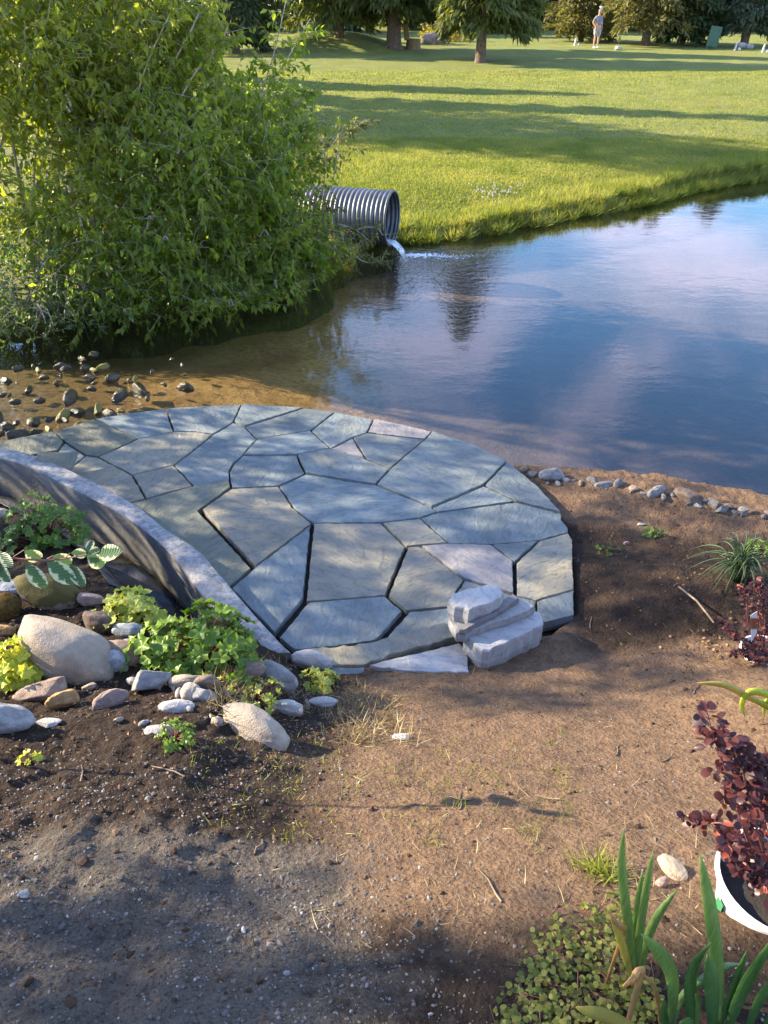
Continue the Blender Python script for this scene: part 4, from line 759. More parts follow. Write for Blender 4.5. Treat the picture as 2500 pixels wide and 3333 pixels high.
SH = [(50, 60, 90, 85), (65, 70, 145, 115), (125, 85, 210, 150), (355, 135, 410, 180), (405, 145, 465, 170), (420, 160, 520, 195), (505, 145, 590, 185), (545, 150, 685, 215), (660, 175, 750, 205), (740, 175, 865, 235), (835, 230, 910, 260), (880, 210, 1015, 265), (1030, 225, 1080, 270), (1070, 240, 1240, 310), (1110, 300, 1200, 325),
      (1235, 270, 1295, 315), (1265, 295, 1390, 345), (1380, 295, 1450, 345), (1320, 340, 1410, 365), (1455, 310, 1555, 370), (1400, 345, 1490, 385), (1540, 340, 1600, 380), (1600, 370, 1660, 410), (300, 170, 350, 195), (610, 200, 660, 225), (760, 220, 830, 245), (960, 250, 1030, 280), (1180, 310, 1250, 335), (1480, 370, 1540, 395), (1620, 340, 1700, 390), (230, 160, 290, 190)]
for i, b_ in enumerate(SH):
    rock_px('shore_rock', 'weathered grey rock in the line edging the near shore', sh(b_), ['rk_shore', 'rk_brown', 'rk_shore', 'rk_grey'][i % 4], 'aar'[i % 3], 1 + i % 12, .62, 0, i * .9, 'rocks edging the near shore', sink=.42, grow=[.7, 1.15, .9, 1.3, .6][i % 5])
rock_px('shore_rock', 'flat topped block of stone edging the shore beside the patio', sh((205, 98, 378, 172)), 'rk_grey', 'a', 7, .55, 0, .1, sink=.25)

# ------------------------------------------------------------------ loose slabs beside the patio
def slab(name, label, pts, z, thick, mat, tilt=(0, 0), cat='stone slab', parent=None, jit=.004, seg=.03, bev=.006):
    w = [Vector(P(900 + x / 1.803, 1860 + y / 1.803, z)[:2]) for x, y in pts]; c = sum(w, Vector((0, 0))) / len(w); r = random.Random(len(pts) * 7 + int(z * 100))
    o = obj(name, stone_mesh(name, [p - c for p in w], thick, 0, seg, jit, bev, r), M[mat], None, (c.x, c.y, z), (tilt[0], tilt[1], 0)); return tag(o, label, cat)
slab('stone_slab', 'thick pale slab with rounded corner at the bottom of the stack', [(1100, 388), (1245, 330), (1500, 208), (1548, 215), (1572, 262), (1566, 300), (1410, 395), (1250, 480), (1205, 478)], .355, .15, 'slate_white', (-.10, .03), bev=.012)
slab('stone_slab', 'grey slab lying in the middle of the stack', [(1010, 245), (1060, 225), (1390, 130), (1430, 150), (1520, 195), (1420, 250), (1110, 368), (1058, 370), (1015, 300)], .40, .06, 'slate_white', (-.06, .02))
slab('stone_slab', 'narrow strip of slate leaning across the stack', [(1070, 345), (1150, 275), (1390, 120), (1425, 150), (1300, 235), (1105, 350)], .43, .035, 'slate_pink', (-.10, -.04))
slab('stone_slab', 'chunky whitish block on top of the stack', [(1012, 152), (1060, 118), (1255, 60), (1300, 80), (1332, 112), (1322, 150), (1130, 235), (1050, 210), (1015, 180)], .50, .11, 'slate_white', (-.05, .05), jit=.008, bev=.012)
slab('stone_slab', 'long dusty edging stone along the foot of the patio', [(185, 455), (450, 432), (620, 392), (800, 345), (1000, 292), (1062, 335), (1070, 380), (800, 452), (520, 548), (320, 556), (240, 520)], .265, .09, 'slate_warm', (-.03, 0), jit=.008, bev=.014)
slab('stone_slab', 'pale triangular loose slab lying on the soil', [(545, 562), (700, 512), (1075, 405), (1115, 450), (1132, 588), (870, 592), (700, 580)], .285, .035, 'slate_white', (-.06, .04))
slab('stone_slab', 'small square piece of slate near the wall end', [(320, 562), (515, 556), (508, 636), (350, 632)], .275, .03, 'slate', (-.1, .02))
ts = [(253, 1467), (223, 1526), (110, 1500), (124, 1478)]; w = [Vector(P(u, v, .345)[:2]) for u, v in ts]; c = sum(w, Vector((0, 0))) / 4
tag(obj('stone_slab', stone_mesh('stone_slab', [p - c for p in w], .03, 0, .03, .005, .006, random.Random(9)), M['slate_dark'], None, (c.x, c.y, .34), (.12, .1, 0)), 'dark triangular slab leaning on the concrete wall', 'stone slab')

# ------------------------------------------------------------------ gravel, clods, litter
b = NB('pebble'); t_ = b.attr('tint'); M['pebble'] = b.done(b.pbr(b.ramp(t_, (0, (.05, .044, .04)), (.45, (.11, .10, .09)), (.93, (.18, .17, .155)), (1, (.36, .345, .33))), .8))
b = NB('clod'); t_ = b.attr('tint'); M['clod'] = b.done(b.pbr(b.ramp(t_, (0, (.035, .022, .014)), (1, (.15, .095, .06))), .95, spec=.1))
rng = np.random.default_rng(31); n = 46000; x = rng.uniform(-1.25, 1.3, n); y = rng.uniform(.5, 2.5, n)
pg = .42 * smooth(.45, -.2, x + .2 * vnoise(x, y, .3, 11)) * smooth(1.75, 1.2, y + .35 * vnoise(x, y, .5, 12)) + .10 + .18 * (x < 0); k = (rng.random(n) < pg * (.35 + 1.2 * np.clip(.5 + 2 * fbm(x, y, .25, 2, 13), 0, 1))) & (seg_dist(x, y, WF) > .2); x, y = x[k], y[k]
sz = .0014 + .0036 * rng.random(len(x)) ** 3 + .005 * (rng.random(len(x)) < .012)
tag(obj('gravel', pebbles(np.stack([x, y, near_z(x, y) + sz * .2], 1), sz, .7, rng, 'gravel', None), M['pebble']), 'loose grey gravel strewn over the path soil', 'gravel', kind='stuff')
n = 9000; x = rng.uniform(-2.3, 2.4, n); y = rng.uniform(.5, 4.6, n); k = (rng.random(n) < .22 + .6 * (x < -.1) * (y < 3.3) + .35 * (x > 1.1)) & (sdf(x, y, PATIO_POLY) > .06) & (near_base(x, y) > .12); x, y = x[k], y[k]; sz = .003 + .009 * rng.random(len(x)) ** 3
tag(obj('soil_clods', pebbles(np.stack([x, y, near_z(x, y) + sz * .1], 1), sz, .75, rng, 'soil_clods', None), M['clod']), 'crumbly clods of soil scattered over the ground', 'soil', kind='stuff')
rl = np.random.default_rng(44); n = 900; u_ = rl.uniform(-.1, 1, n); x = rl.uniform(-2.0, -.1, n); y = rl.uniform(1.6, 3.2, n); k = (sdf(x, y, PATIO_POLY) > .08); x, y = x[k], y[k]; n = len(x)
M['litter'] = leaf_mat('litter', (.07, .04, .022), (.26, .17, .09), .1, .8)
tag(obj('leaf_litter', scatter(LEAF_V, LEAF_F, np.stack([x, y, near_z(x, y) + .004], 1), np.concatenate([rl.normal(size=(n, 2)), rl.normal(size=(n, 1)) * .25], 1), np.concatenate([rl.normal(size=(n, 2)) * .4, np.ones((n, 1))], 1), rl.uniform(.008, .026, n), rl.uniform(.004, .012, n), {'tint': rl.random(n)}, 'leaf_litter'), M['litter']), 'brown leaf litter scattered over the garden bed', 'leaf litter', kind='stuff')
# dry weeds and thatch
def tuft(n, pts, hr, wr, spread, lean, seed, mat, name='dry_weeds'):
    r = np.random.default_rng(seed); C = np.array([ground(u, v)[:] for u, v in pts]); i = r.integers(0, len(C), n); p = C[i] + np.concatenate([r.normal(size=(n, 2)) * spread, np.zeros((n, 1))], 1); p[:, 2] = near_z(p[:, 0], p[:, 1]) - .004
    d = r.normal(size=(n, 3)) * lean; d[:, 2] = 1; return scatter(BLADE_V, BLADE_F, p, d, r.normal(size=(n, 3)), r.uniform(*hr, n), r.uniform(*wr, n), {'tint': r.random(n)}, name)
rr = random.Random(12)
tag(obj('dry_weeds', tuft(1500, [(rr.uniform(700, 1000), rr.uniform(2160, 2330)) for _ in range(40)] + [(rr.uniform(1080, 1330), rr.uniform(2240, 2420)) for _ in range(45)], (.03, .10), (.002, .004), .03, 1.1, 1, None), M['dry_grass']), 'tangled dry straw weeds between rocks and path', 'weeds', kind='stuff')
tag(obj('sparse_grass', tuft(900, [(rr.uniform(650, 1900), rr.uniform(2380, 2760)) for _ in range(150)], (.015, .05), (.0015, .003), .02, .7, 2, None), M['grass']), 'sparse green grass sprouts on the bare path', 'grass', kind='stuff')
tag(obj('thatch', tuft(1500, [(rr.uniform(900, 2480), rr.uniform(1700, 3100)) for _ in range(800)], (.02, .07), (.0012, .0028), .04, 6.0, 3, None), M['dry_grass']), 'fine dry straw lying over the bare path', 'straw', kind='stuff')
tag(obj('grass_tuft', tuft(150, [(1950, 2830), (1980, 2850), (1920, 2830), (2000, 2870)], (.05, .11), (.003, .005), .018, 1.2, 4, None), M['grass']), 'small tuft of grass growing behind the iris', 'grass')
for i in range(15):
    u, v = rr.choice([(rr.uniform(100, 1100), rr.uniform(2280, 2800)), (rr.uniform(1300, 2400), rr.uniform(1900, 2700)), (rr.uniform(1900, 2450), rr.uniform(1750, 2000)), (rr.uniform(1300, 1700), rr.uniform(2500, 3200))]); g = ground(u, v)
    a = rr.uniform(0, 3.14); L = rr.uniform(.05, .15); pts = []
    for t in (-.5, -.2, .15, .5):
        q = g + Vector((math.cos(a) * L * t, math.sin(a) * L * t, 0)) + Vector((rr.uniform(-.008, .008), rr.uniform(-.008, .008), 0)); q.z = gz(q.x, q.y) + .004; pts.append(q - g)
    VF = tube(pts, [.0028, .0026, .0022, .0012], 5); tag(obj('twig', mesh_py('twig', *VF, True), M['twig'], None, g), 'thin dry twig lying on the bare soil', 'twig', 'twigs on the soil')
q = [ground(2208, 1915), ground(2260, 1985), ground(2322, 2032)]; q = [p + Vector((0, 0, .012 + .05 * (i == 1))) for i, p in enumerate(q)]
tag(obj('stick', mesh_py('stick', *tube([p - q[0] for p in q], [.005, .006, .005], 6), True), M['twig'], None, q[0]), 'long dark stick lying near the grass clump', 'stick')

# ------------------------------------------------------------------ leafy garden plants
def lobed_leaf(seed, lobes=7, ruffle=.13, n=21):
    r = random.Random(seed); V = [(0, 0, 0)]; F = []
    for ring, q in ((0, .55), (1, 1.0)):
        for i in range(n):
            a = 2 * math.pi * i / n; rad = q * (.80 + (.17 if ring else .05) * math.cos(lobes * a) + r.uniform(-.05, .05)); rad *= 1 - .45 * math.exp(-((a - math.pi) / .35) ** 2)
            V.append((.75 + rad * math.cos(a), rad * math.sin(a), (.10 * q * q + ruffle * q * math.sin(5 * a + seed) + r.uniform(-.04, .04) * q) * (1 if ring else .5)))
    V[0] = (.75, 0, -.08)
    for i in range(n):
        j = (i + 1) % n; F.append((0, 1 + i, 1 + j)); F.append((1 + i, 1 + n + i, 1 + n + j, 1 + j))
    return mesh_py('leaf', V, F, True)
def oval_leaf(wid=.55, cup=.12, seed=0):
    V = [(0, 0, 0)]; F = []; k = 6; r = random.Random(seed)
    prof = [(.12, .35), (.3, .8), (.52, 1), (.74, .86), (.9, .5)]
    for x, w in prof: V += [(x, wid / 2 * w, cup * w * .5 - .1 * x * x), (x, 0, -.1 * x * x), (x, -wid / 2 * w, cup * w * .5 - .1 * x * x)]
    V.append((1, 0, -.12)); F += [(0, 2, 1), (0, 3, 2)]
    for i in range(4):
        a = 1 + i * 3; F += [(a, a + 1, a + 4, a + 3), (a + 1, a + 2, a + 5, a + 4)]
    a = 13; F += [(a, a + 1, 16), (a + 1, a + 2, 16)]
    return mesh_py('leaf', V, F, True)
def orient(d, n, spin=0):
    d = Vector(d).normalized(); n = Vector(n); s = n.cross(d)
    if s.length < 1e-4: s = Vector((0, 1, 0))
    s.normalize(); n = d.cross(s); return Matrix((d, s, n)).transposed().to_euler()
def clump(name, label, u, v, wpx, hpx, n, mat, lsz, seed, cat='plant', ruff=.22, lobes=7):
    g = ground(u, v); s = depth_of(g) / FPX; rx = wpx * s / 2; hz = hpx * s * .72; rr = random.Random(seed); root = thing(name, g, label, cat); st = Acc(); mes = [lobed_leaf(seed + i, lobes, ruff) for i in range(4)]
    for m in mes: m.materials.append(mat)
    for i in range(n):
        t = (i + .5) / n; el = math.asin(1 - .98 * t); az = i * 2.399 + rr.uniform(-.4, .4); rad = rr.uniform(.62, 1.12) * (1 + .18 * math.sin(3 * az + seed) * math.cos(el))
        c = Vector((math.cos(az) * math.cos(el) * rx * rad, math.sin(az) * math.cos(el) * rx * .85 * rad, hz * (.22 + .78 * math.sin(el)) * rad)); gg = gz(g.x + c.x, g.y + c.y) - g.z; c.z = max(c.z, gg + .015)
        nrm = Vector((c.x / rx, c.y / rx, .75 + c.z / hz * .5)) + Vector((rr.gauss(0, .3), rr.gauss(0, .3), 0)); d = Vector((c.x, c.y, -.2 * rx)) + Vector((rr.gauss(0, .5), rr.gauss(0, .5), rr.gauss(0, .15))) * rx; d = d - nrm.normalized() * d.dot(nrm.normalized())
        sz = lsz * rr.uniform(.5, 1.25); st.add(tube([Vector((c.x * .12, c.y * .12, 0)), Vector((c.x * .6, c.y * .6, c.z * .75)), c], [.0022, .0018, .0015], 4))
        obj('leaf', mes[i % 4], None, root, c - d.normalized() * sz * .6, orient(d, nrm), sz)
    obj('stems', st.mesh('stems'), M['stem_red'], root); return root
M['stem_red'] = plain('stem_red', (.13, .04, .03), (.22, .09, .06), 20, .6)
M['heu_green'] = leaf_mat('heu_green', (0.085, 0.165, 0.018), (0.175, 0.270, 0.040), 0.4, .4, obj_random=True)
M['heu_dark'] = leaf_mat('heu_dark', (0.060, 0.130, 0.018), (0.120, 0.210, 0.034), 0.4, .4, obj_random=True)
M['heu_lime'] = leaf_mat('heu_lime', (0.270, 0.330, 0.035), (0.460, 0.480, 0.120), 0.35, .4, obj_random=True)
M['heu_yellow'] = leaf_mat('heu_yellow', (0.340, 0.390, 0.025), (0.520, 0.530, 0.060), 0.35, .4, obj_random=True)
clump('coral_bells', 'dense dark green coral bells beside the trench', 150, 1765, 265, 190, 130, M['heu_dark'], .040, 71)
clump('coral_bells', 'pale lime coral bells in front of the dark trench', 425, 2015, 200, 110, 100, M['heu_lime'], .037, 72)
clump('coral_bells', 'large bright green coral bells under the wall end', 655, 2135, 390, 170, 190, M['heu_green'], .042, 73)
clump('coral_bells', 'vivid yellow lime coral bells beside the tan boulder', 50, 2210, 190, 170, 105, M['heu_yellow'], .037, 74)
clump('coral_bells', 'small young lime coral bells at the wall foot', 1040, 2235, 115, 75, 30, M['heu_lime'], .028, 75)
clump('seedling', 'small lobed seedling on the dark soil', 570, 2405, 150, 60, 20, M['heu_green'], .022, 76)
clump('seedling', 'yellowing seedling with few leaves on bare soil', 100, 2480, 60, 55, 5, M['heu_yellow'], .020, 77)
clump('seedling', 'low green seedling on the mound right of the patio', 2130, 1740, 75, 40, 18, M['heu_dark'], .018, 78)
clump('seedling', 'grey green seedling near the patio edge', 1972, 1795, 85, 30, 16, M['heu_dark'], .018, 79)
clump('low_plant', 'low green plant above the strappy grass clump', 2480, 1800, 120, 60, 40, M['heu_green'], .020, 80)
clump('weed', 'leafy weed tangle beside the speckled rock', 830, 2275, 190, 60, 55, M['heu_lime'], .018, 81, lobes=5)
# moss cushion
mc = rock_px('moss_cushion', 'brown cushion of dry moss on the garden rocks', (-40, 1905, 66, 2030), 'rk_moss', 'r', 6, .8, cat='moss')
b = NB('moss'); w = b.geo(); nn = b.noise(w, 90, 4, .7); M['moss'] = b.done(b.pbr(b.ramp(nn, (.3, (.05, .03, .01)), (.7, (.17, .11, .035))), 1, b.bump(nn, 1, .02), spec=.05)); mc.data = mc.data.copy(); mc.data.materials[0] = M['moss']
# variegated dogwood branch reaching in over the trench
def branch_pt(x, y, dy=0): return Y(x / 3.95, 1580 + y / 3.95, 1.86 + dy)
b = NB('dogwood_leaf'); co = b.coord(); sp = b.n('ShaderNodeSeparateXYZ'); b.l(co, sp.inputs[0]); e = b.math('ADD', b.math('ABSOLUTE', sp.outputs['Y']), b.math('MULTIPLY', b.math('SUBTRACT', b.noise(co, 6, 3), .5), .34))
c = b.mix(b.ramp(e, (.13, 0.0), (.16, 1.0)), (.065, .125, .045), (.52, .52, .30)); tl_ = b.n('ShaderNodeBsdfTranslucent'); b.l(c, tl_.inputs[0]); mm = b.n('ShaderNodeMixShader'); mm.inputs[0].default_value = .3
veins = b.n('ShaderNodeTexWave'); b.l(b.mapv(co, (1, 1, 1), (0, 0, .6)), veins.inputs[0]); veins.inputs['Scale'].default_value = 3.5
b.l(b.pbr(c, .45, b.bump(veins.outputs[1], .35, .02)), mm.inputs[1]); b.l(tl_.outputs[0], mm.inputs[2]); M['dogwood'] = b.done(mm.outputs[0])
root_p = Vector((-1.72, 1.75, gz(-1.72, 1.75))); dw = thing('dogwood_shrub', root_p, 'variegated dogwood branch with cream edged leaves reaching over the trench', 'shrub')
st = Acc(); m0 = branch_pt(-200, 960); st.add(tube(catmull([root_p, root_p + Vector((.02, .0, .35)), m0, branch_pt(0, 925), branch_pt(240, 945), branch_pt(600, 960), branch_pt(900, 930), branch_pt(1120, 890)], 5), [.006] * 8 + [.0042] * 10 + [.003] * 10 + [.002] * 8, 6))
ends = [((150, 935), (310, 830)), ((240, 950), (330, 990)), ((600, 950), (680, 905)), ((600, 950), (620, 970)), ((840, 935), (900, 870))]
for a_, c_ in ends: st.add(tube([branch_pt(*a_), branch_pt((a_[0] + c_[0]) / 2, (a_[1] + c_[1]) / 2), branch_pt(*c_)], [.0018, .0016, .0014], 5))
obj('stem', st.mesh('stem'), M['stem_red'], dw, -root_p)
ol = oval_leaf(.52, .14); ol.materials.append(M['dogwood'])
for (x0, y0, x1, y1, dz) in [(310, 830, 545, 970, .1), (330, 990, 590, 1330, -.3), (660, 905, 950, 1010, .2), (600, 970, 970, 1260, -.2), (900, 1000, 1080, 1310, -.35), (905, 870, 1130, 880, .1), (1110, 890, 1365, 1050, .1), (1120, 860, 1190, 690, .3), (1130, 880, 1290, 800, .2), (1270, 890, 1530, 840, .0), (0, 850, 150, 1050, -.1), (-60, 970, 110, 1250, -.3), (-180, 940, -60, 1140, -.2)]:
    a_, c_ = branch_pt(x0, y0), branch_pt(x1, y1, .04 * (1 if dz > 0 else -1)); d = c_ - a_; obj('leaf', ol, None, dw, a_ - root_p, orient(d, Vector((dz * .6, -.75, .7))), (d.length, d.length * (1.0 if d.length > .045 else .8), d.length))
# dry seed stalks by the wall
for i, pts in enumerate([[(565, 2010), (580, 1940), (610, 1860)], [(650, 2010), (610, 1950), (570, 1880)]]):
    a_ = ground(*pts[0]); yy = a_.y; w = [a_] + [Y(u, v, yy + .02) for u, v in pts[1:]]; st = Acc(); st.add(tube([p - a_ for p in w], [.002, .0016, .001], 4))
    for k in range(8):
        t = .35 + .08 * k; p = (w[1].lerp(w[2], (t - .5) * 2) if t > .5 else w[0].lerp(w[1], t * 2)) - a_; st.add(tube([p, p + Vector(((-1) ** k * .02, 0, .018))], [.001, .0006], 3))
    tag(obj('seed_stalk', st.mesh('seed_stalk'), M['dry_grass'], None, a_), 'thin dry seed stalk standing against the concrete wall', 'stalk', 'dry stalks by the wall')

# ------------------------------------------------------------------ strappy leaves
def strap(name, pts, w, mat, parent, base, fold=.42, tipw=.08, k=12, wprof=None):
    path = catmull([Vector(p) for p in pts], max(3, k // (len(pts) - 1))); V = []; F = []; n = len(path)
    for i, p in enumerate(path):
        t = i / (n - 1); d = (path[min(i + 1, n - 1)] - path[max(i - 1, 0)]).normalized(); view = Vector((0, 0, CAMH)) - p; view = Vector((.25, -1, .55)) if True else view
        s = d.cross(view).normalized(); nn = s.cross(d); ww = w * (min(1, .55 + 1.3 * t) * (1 - max(0, (t - .55) / .45) ** 2.2) + .01); V += [p - base + s * ww / 2, p - base + nn * ww * fold * .5, p - base - s * ww / 2]
    for i in range(n - 1): F += [(3 * i, 3 * i + 1, 3 * i + 4, 3 * i + 3), (3 * i + 1, 3 * i + 2, 3 * i + 5, 3 * i + 4)]
    me = mesh_py(name, V, F, True); o = obj(name, me, mat, parent); so = o.modifiers.new('t', 'SOLIDIFY'); so.thickness = .0012; return o
def iris_mat(name, a, c_):
    b = NB(name); co = b.geo(); n = b.noise(b.mapv(co, (260, 260, 8)), 1, 3); n_2 = b.noise(co, 18, 4); c = b.mix(b.ramp(n, (.35, 0.0), (.65, 1.0)), a, c_); c = b.mix(b.ramp(n_2, (.58, 0.0), (.75, .55)), c, (.26, .25, .09)); t = b.n('ShaderNodeBsdfTranslucent'); b.l(b.mix(1, c, (1.5, 1.6, .7), 'MULTIPLY'), t.inputs[0]); m = b.n('ShaderNodeMixShader'); m.inputs[0].default_value = .3
    b.l(b.pbr(c, .5, b.bump(n, .4, .003)), m.inputs[1]); b.l(t.outputs[0], m.inputs[2]); return b.done(m.outputs[0])
M['iris'] = iris_mat('iris', (.125, .205, .045), (.195, .275, .080)); M['iris_dark'] = iris_mat('iris_dark', (.055, .130, .034), (.095, .185, .050)); M['iris_pale'] = iris_mat('iris_pale', (.15, .23, .09), (.20, .29, .12))
M['iris_yel'] = iris_mat('iris_yel', (.34, .30, .06), (.42, .34, .10)); M['iris_dead'] = iris_mat('iris_dead', (.30, .17, .07), (.45, .29, .14)); M['lily'] = iris_mat('lily', (.30, .36, .03), (.42, .45, .06))
def ic(x, y, yy): return Y(1850 + x / 2.552, 2650 + y / 2.552, yy)
def iris(label, base_px, leaves, yb):
    g = ground(1850 + base_px[0] / 2.552, 2650 + base_px[1] / 2.552); root = thing('iris', g, label, 'iris')
    for pts, w, mt, dy in leaves:
        n = len(pts); W = [ic(x, y, g.y + dy * (i / (n - 1)) ** 1.3 + (.0 if i else 0)) for i, (x, y) in enumerate(pts)]
        W[0].z = min(W[0].z, gz(W[0].x, W[0].y) + .0) if i0_ground else W[0].z
        s = sum(depth_of(p) for p in W) / n / FPX; strap('leaf', W, w / 2.552 * s, M[mt], root, g)
    return root
i0_ground = True
iris('iris with upright green leaves and one browned leaf in the creeping groundcover', (560, 1450), [
    ([(560, 1470), (530, 1150), (480, 800), (440, 420), (460, 112)], 84, 'iris', -.03), ([(560, 1470), (550, 1000), (580, 700), (614, 470)], 60, 'iris', .03), ([(565, 1470), (580, 1100), (640, 650), (702, 300)], 78, 'iris', .0), ([(575, 1470), (620, 1150), (730, 860), (900, 622)], 92, 'iris', .05),
    ([(560, 1480), (490, 1230), (420, 1010), (350, 862)], 66, 'iris_yel', -.04), ([(430, 1040), (450, 990), (465, 950), (400, 900), (345, 862)], 50, 'iris_dead', -.05)], 0)
iris('broad leaved iris clump with dark green fans beside the white pot', (1150, 1760), [
    ([(840, 1760), (870, 1540), (850, 1310), (740, 1130), (600, 990)], 118, 'iris', -.06), ([(1270, 1740), (1240, 1300), (1180, 820), (1090, 320)], 128, 'iris', .0), ([(1020, 1760), (1010, 1430), (1060, 1220), (1186, 1062)], 128, 'iris_dark', -.06), ([(1200, 1780), (1190, 1440), (1150, 1160)], 150, 'iris_dark', -.1),
    ([(850, 1790), (930, 1540), (1100, 1390), (1260, 1280), (1425, 1240)], 100, 'iris_pale', .04), ([(1270, 1740), (1380, 1420), (1476, 1138)], 92, 'iris_dark', .0), ([(1320, 1790), (1480, 1400), (1720, 1000)], 170, 'iris_dark', -.04), ([(1480, 1800), (1620, 1480), (1780, 1260)], 150, 'iris_dark', -.08),
    ([(1120, 1640), (1080, 1560), (1050, 1490)], 60, 'iris', -.02), ([(820, 1800), (790, 1650), (785, 1530)], 70, 'iris_dark', -.05), ([(1640, 1800), (1700, 1640), (1800, 1560)], 140, 'iris_dark', -.06), ([(1040, 1800), (980, 1740), (930, 1720)], 120, 'iris_dark', -.12)], 0)
iris('bent dying iris leaves turning yellow and brown at the groundcover edge', (700, 1760), [
    ([(560, 1780), (300, 1670), (60, 1600)], 120, 'iris_yel', -.10), ([(760, 1770), (745, 1560), (690, 1400), (600, 1325)], 44, 'iris_dead', -.02), ([(640, 1340), (600, 1320), (530, 1370), (450, 1425)], 90, 'iris_dead', -.05)], 0)
g = ground(2520, 2330); ly = thing('day_lily', g, 'yellow green daylily leaves arching over the path edge', 'plant')
for pts, w, mt in [([(2520, 2310), (2430, 2265), (2360, 2230), (2268, 2222)], 15, 'iris_yel'), ([(2540, 2320), (2500, 2262), (2440, 2252), (2415, 2290), (2425, 2335)], 17, 'lily'), ([(2560, 2330), (2510, 2300), (2450, 2278)], 20, 'lily'), ([(2540, 2330), (2495, 2280), (2485, 2340)], 12, 'lily')]:
    W = [Y(u, v, g.y - .01 * i) for i, (u, v) in enumerate(pts)]; strap('leaf', W, w * 1.4 * depth_of(g) / FPX, M[mt], ly, g)
# ornamental grass clump
g = ground(2395, 1885); og = thing('grass_clump', g, 'arching strappy grass clump with blue green blades', 'plant'); rr = random.Random(9); M['og'] = iris_mat('og', (.055, .105, .050), (.115, .165, .065))
for i in range(95):
    a = rr.uniform(0, 6.28); L = rr.uniform(.20, .38); o_ = rr.uniform(.15, .95); b0 = g + Vector((rr.gauss(0, .018), rr.gauss(0, .018), -.005)); e = Vector((math.cos(a), math.sin(a), 0))
    strap('blade', [b0, b0 + e * L * .25 * o_ + Vector((0, 0, L * (.62 - .2 * o_))), b0 + e * L * .62 * o_ + Vector((0, 0, L * (.9 - .55 * o_))), b0 + e * L * o_ + Vector((0, 0, max(L * (1.05 - 1.05 * o_), .01)))], .007, M['og'], og, g, k=8)

# ------------------------------------------------------------------ creeping groundcover
M['jenny'] = leaf_mat('jenny', (0.085, 0.120, 0.018), (0.240, 0.230, 0.040), 0.35, .5, obj_random=True); M['jenny_s'] = leaf_mat('jenny_s', (0.085, 0.120, 0.018), (0.200, 0.200, 0.040), 0.35, .5)
g = ground(1860, 3200); cj = thing('creeping_groundcover', g, 'mat of small round yellow green leaves creeping over the path edge', 'groundcover'); ml = [oval_leaf(.95, .25, i) for i in range(3)]
for m in ml: m.materials.append(M['jenny'])
poly = [(2030, 2900), (2080, 2980), (2100, 3150), (2180, 3280), (2180, 3400), (1590, 3400), (1620, 3240), (1700, 3120), (1760, 3000), (1900, 2930)]; cnt = 0; rest = []; st = Acc()
while cnt < 295 or len(rest) < 620:
    u, v = rr.uniform(1560, 2200), rr.uniform(2860, 3400)
    if not inside(np.array([u]), np.array([v]), poly)[0]: continue
    d = float(seg_dist(np.array([u]), np.array([v]), poly, True)[0])
    if rr.random() > .25 + d / 70: continue
    p = ground(u, v); p.z += rr.uniform(.004, .012 + .022 * min(1, d / 90)); a = rr.uniform(0, 6.28); dr = Vector((math.cos(a), math.sin(a), rr.uniform(-.3, .2))); nn = Vector((rr.gauss(0, .4), rr.gauss(0, .4) - .1, 1)); sz = rr.uniform(.008, .0165)
    if cnt < 295: obj('leaf', ml[cnt % 3], None, cj, p - g, orient(dr, nn), sz); cnt += 1
    else: rest.append((p, dr, nn, sz))
    if rr.random() < .10: st.add(tube([p - g, p - g + Vector((rr.uniform(-.03, .03), rr.uniform(-.03, .03), 0)), p - g + Vector((rr.uniform(-.06, .06), rr.uniform(-.06, .06), -.012))], [.001, .001, .0007], 3))
obj('runners', st.mesh('runners'), M['stem_red'], cj)
RL_V = [(0, 0, 0), (.18, .26, .03), (.18, -.26, .03), (.5, .42, .06), (.5, -.42, .06), (.82, .32, .03), (.82, -.32, .03), (1, 0, -.04)]; RL_F = [(0, 2, 1), (1, 2, 3), (2, 4, 3), (3, 4, 5), (4, 6, 5), (5, 6, 7)]
def rest_leaves(rest, base, mat, parent, name='foliage'):
    p = np.array([r[0][:] for r in rest]) - np.array(base); o = obj(name, scatter(RL_V, RL_F, p, np.array([r[1][:] for r in rest]), np.array([r[2][:] for r in rest]), np.array([r[3] for r in rest]), np.array([r[3] for r in rest]), {'tint': np.random.default_rng(2).random(len(rest))}, name), mat, parent); o['kind'] = 'stuff'; return o
rest_leaves(rest, g, M['jenny_s'], cj)

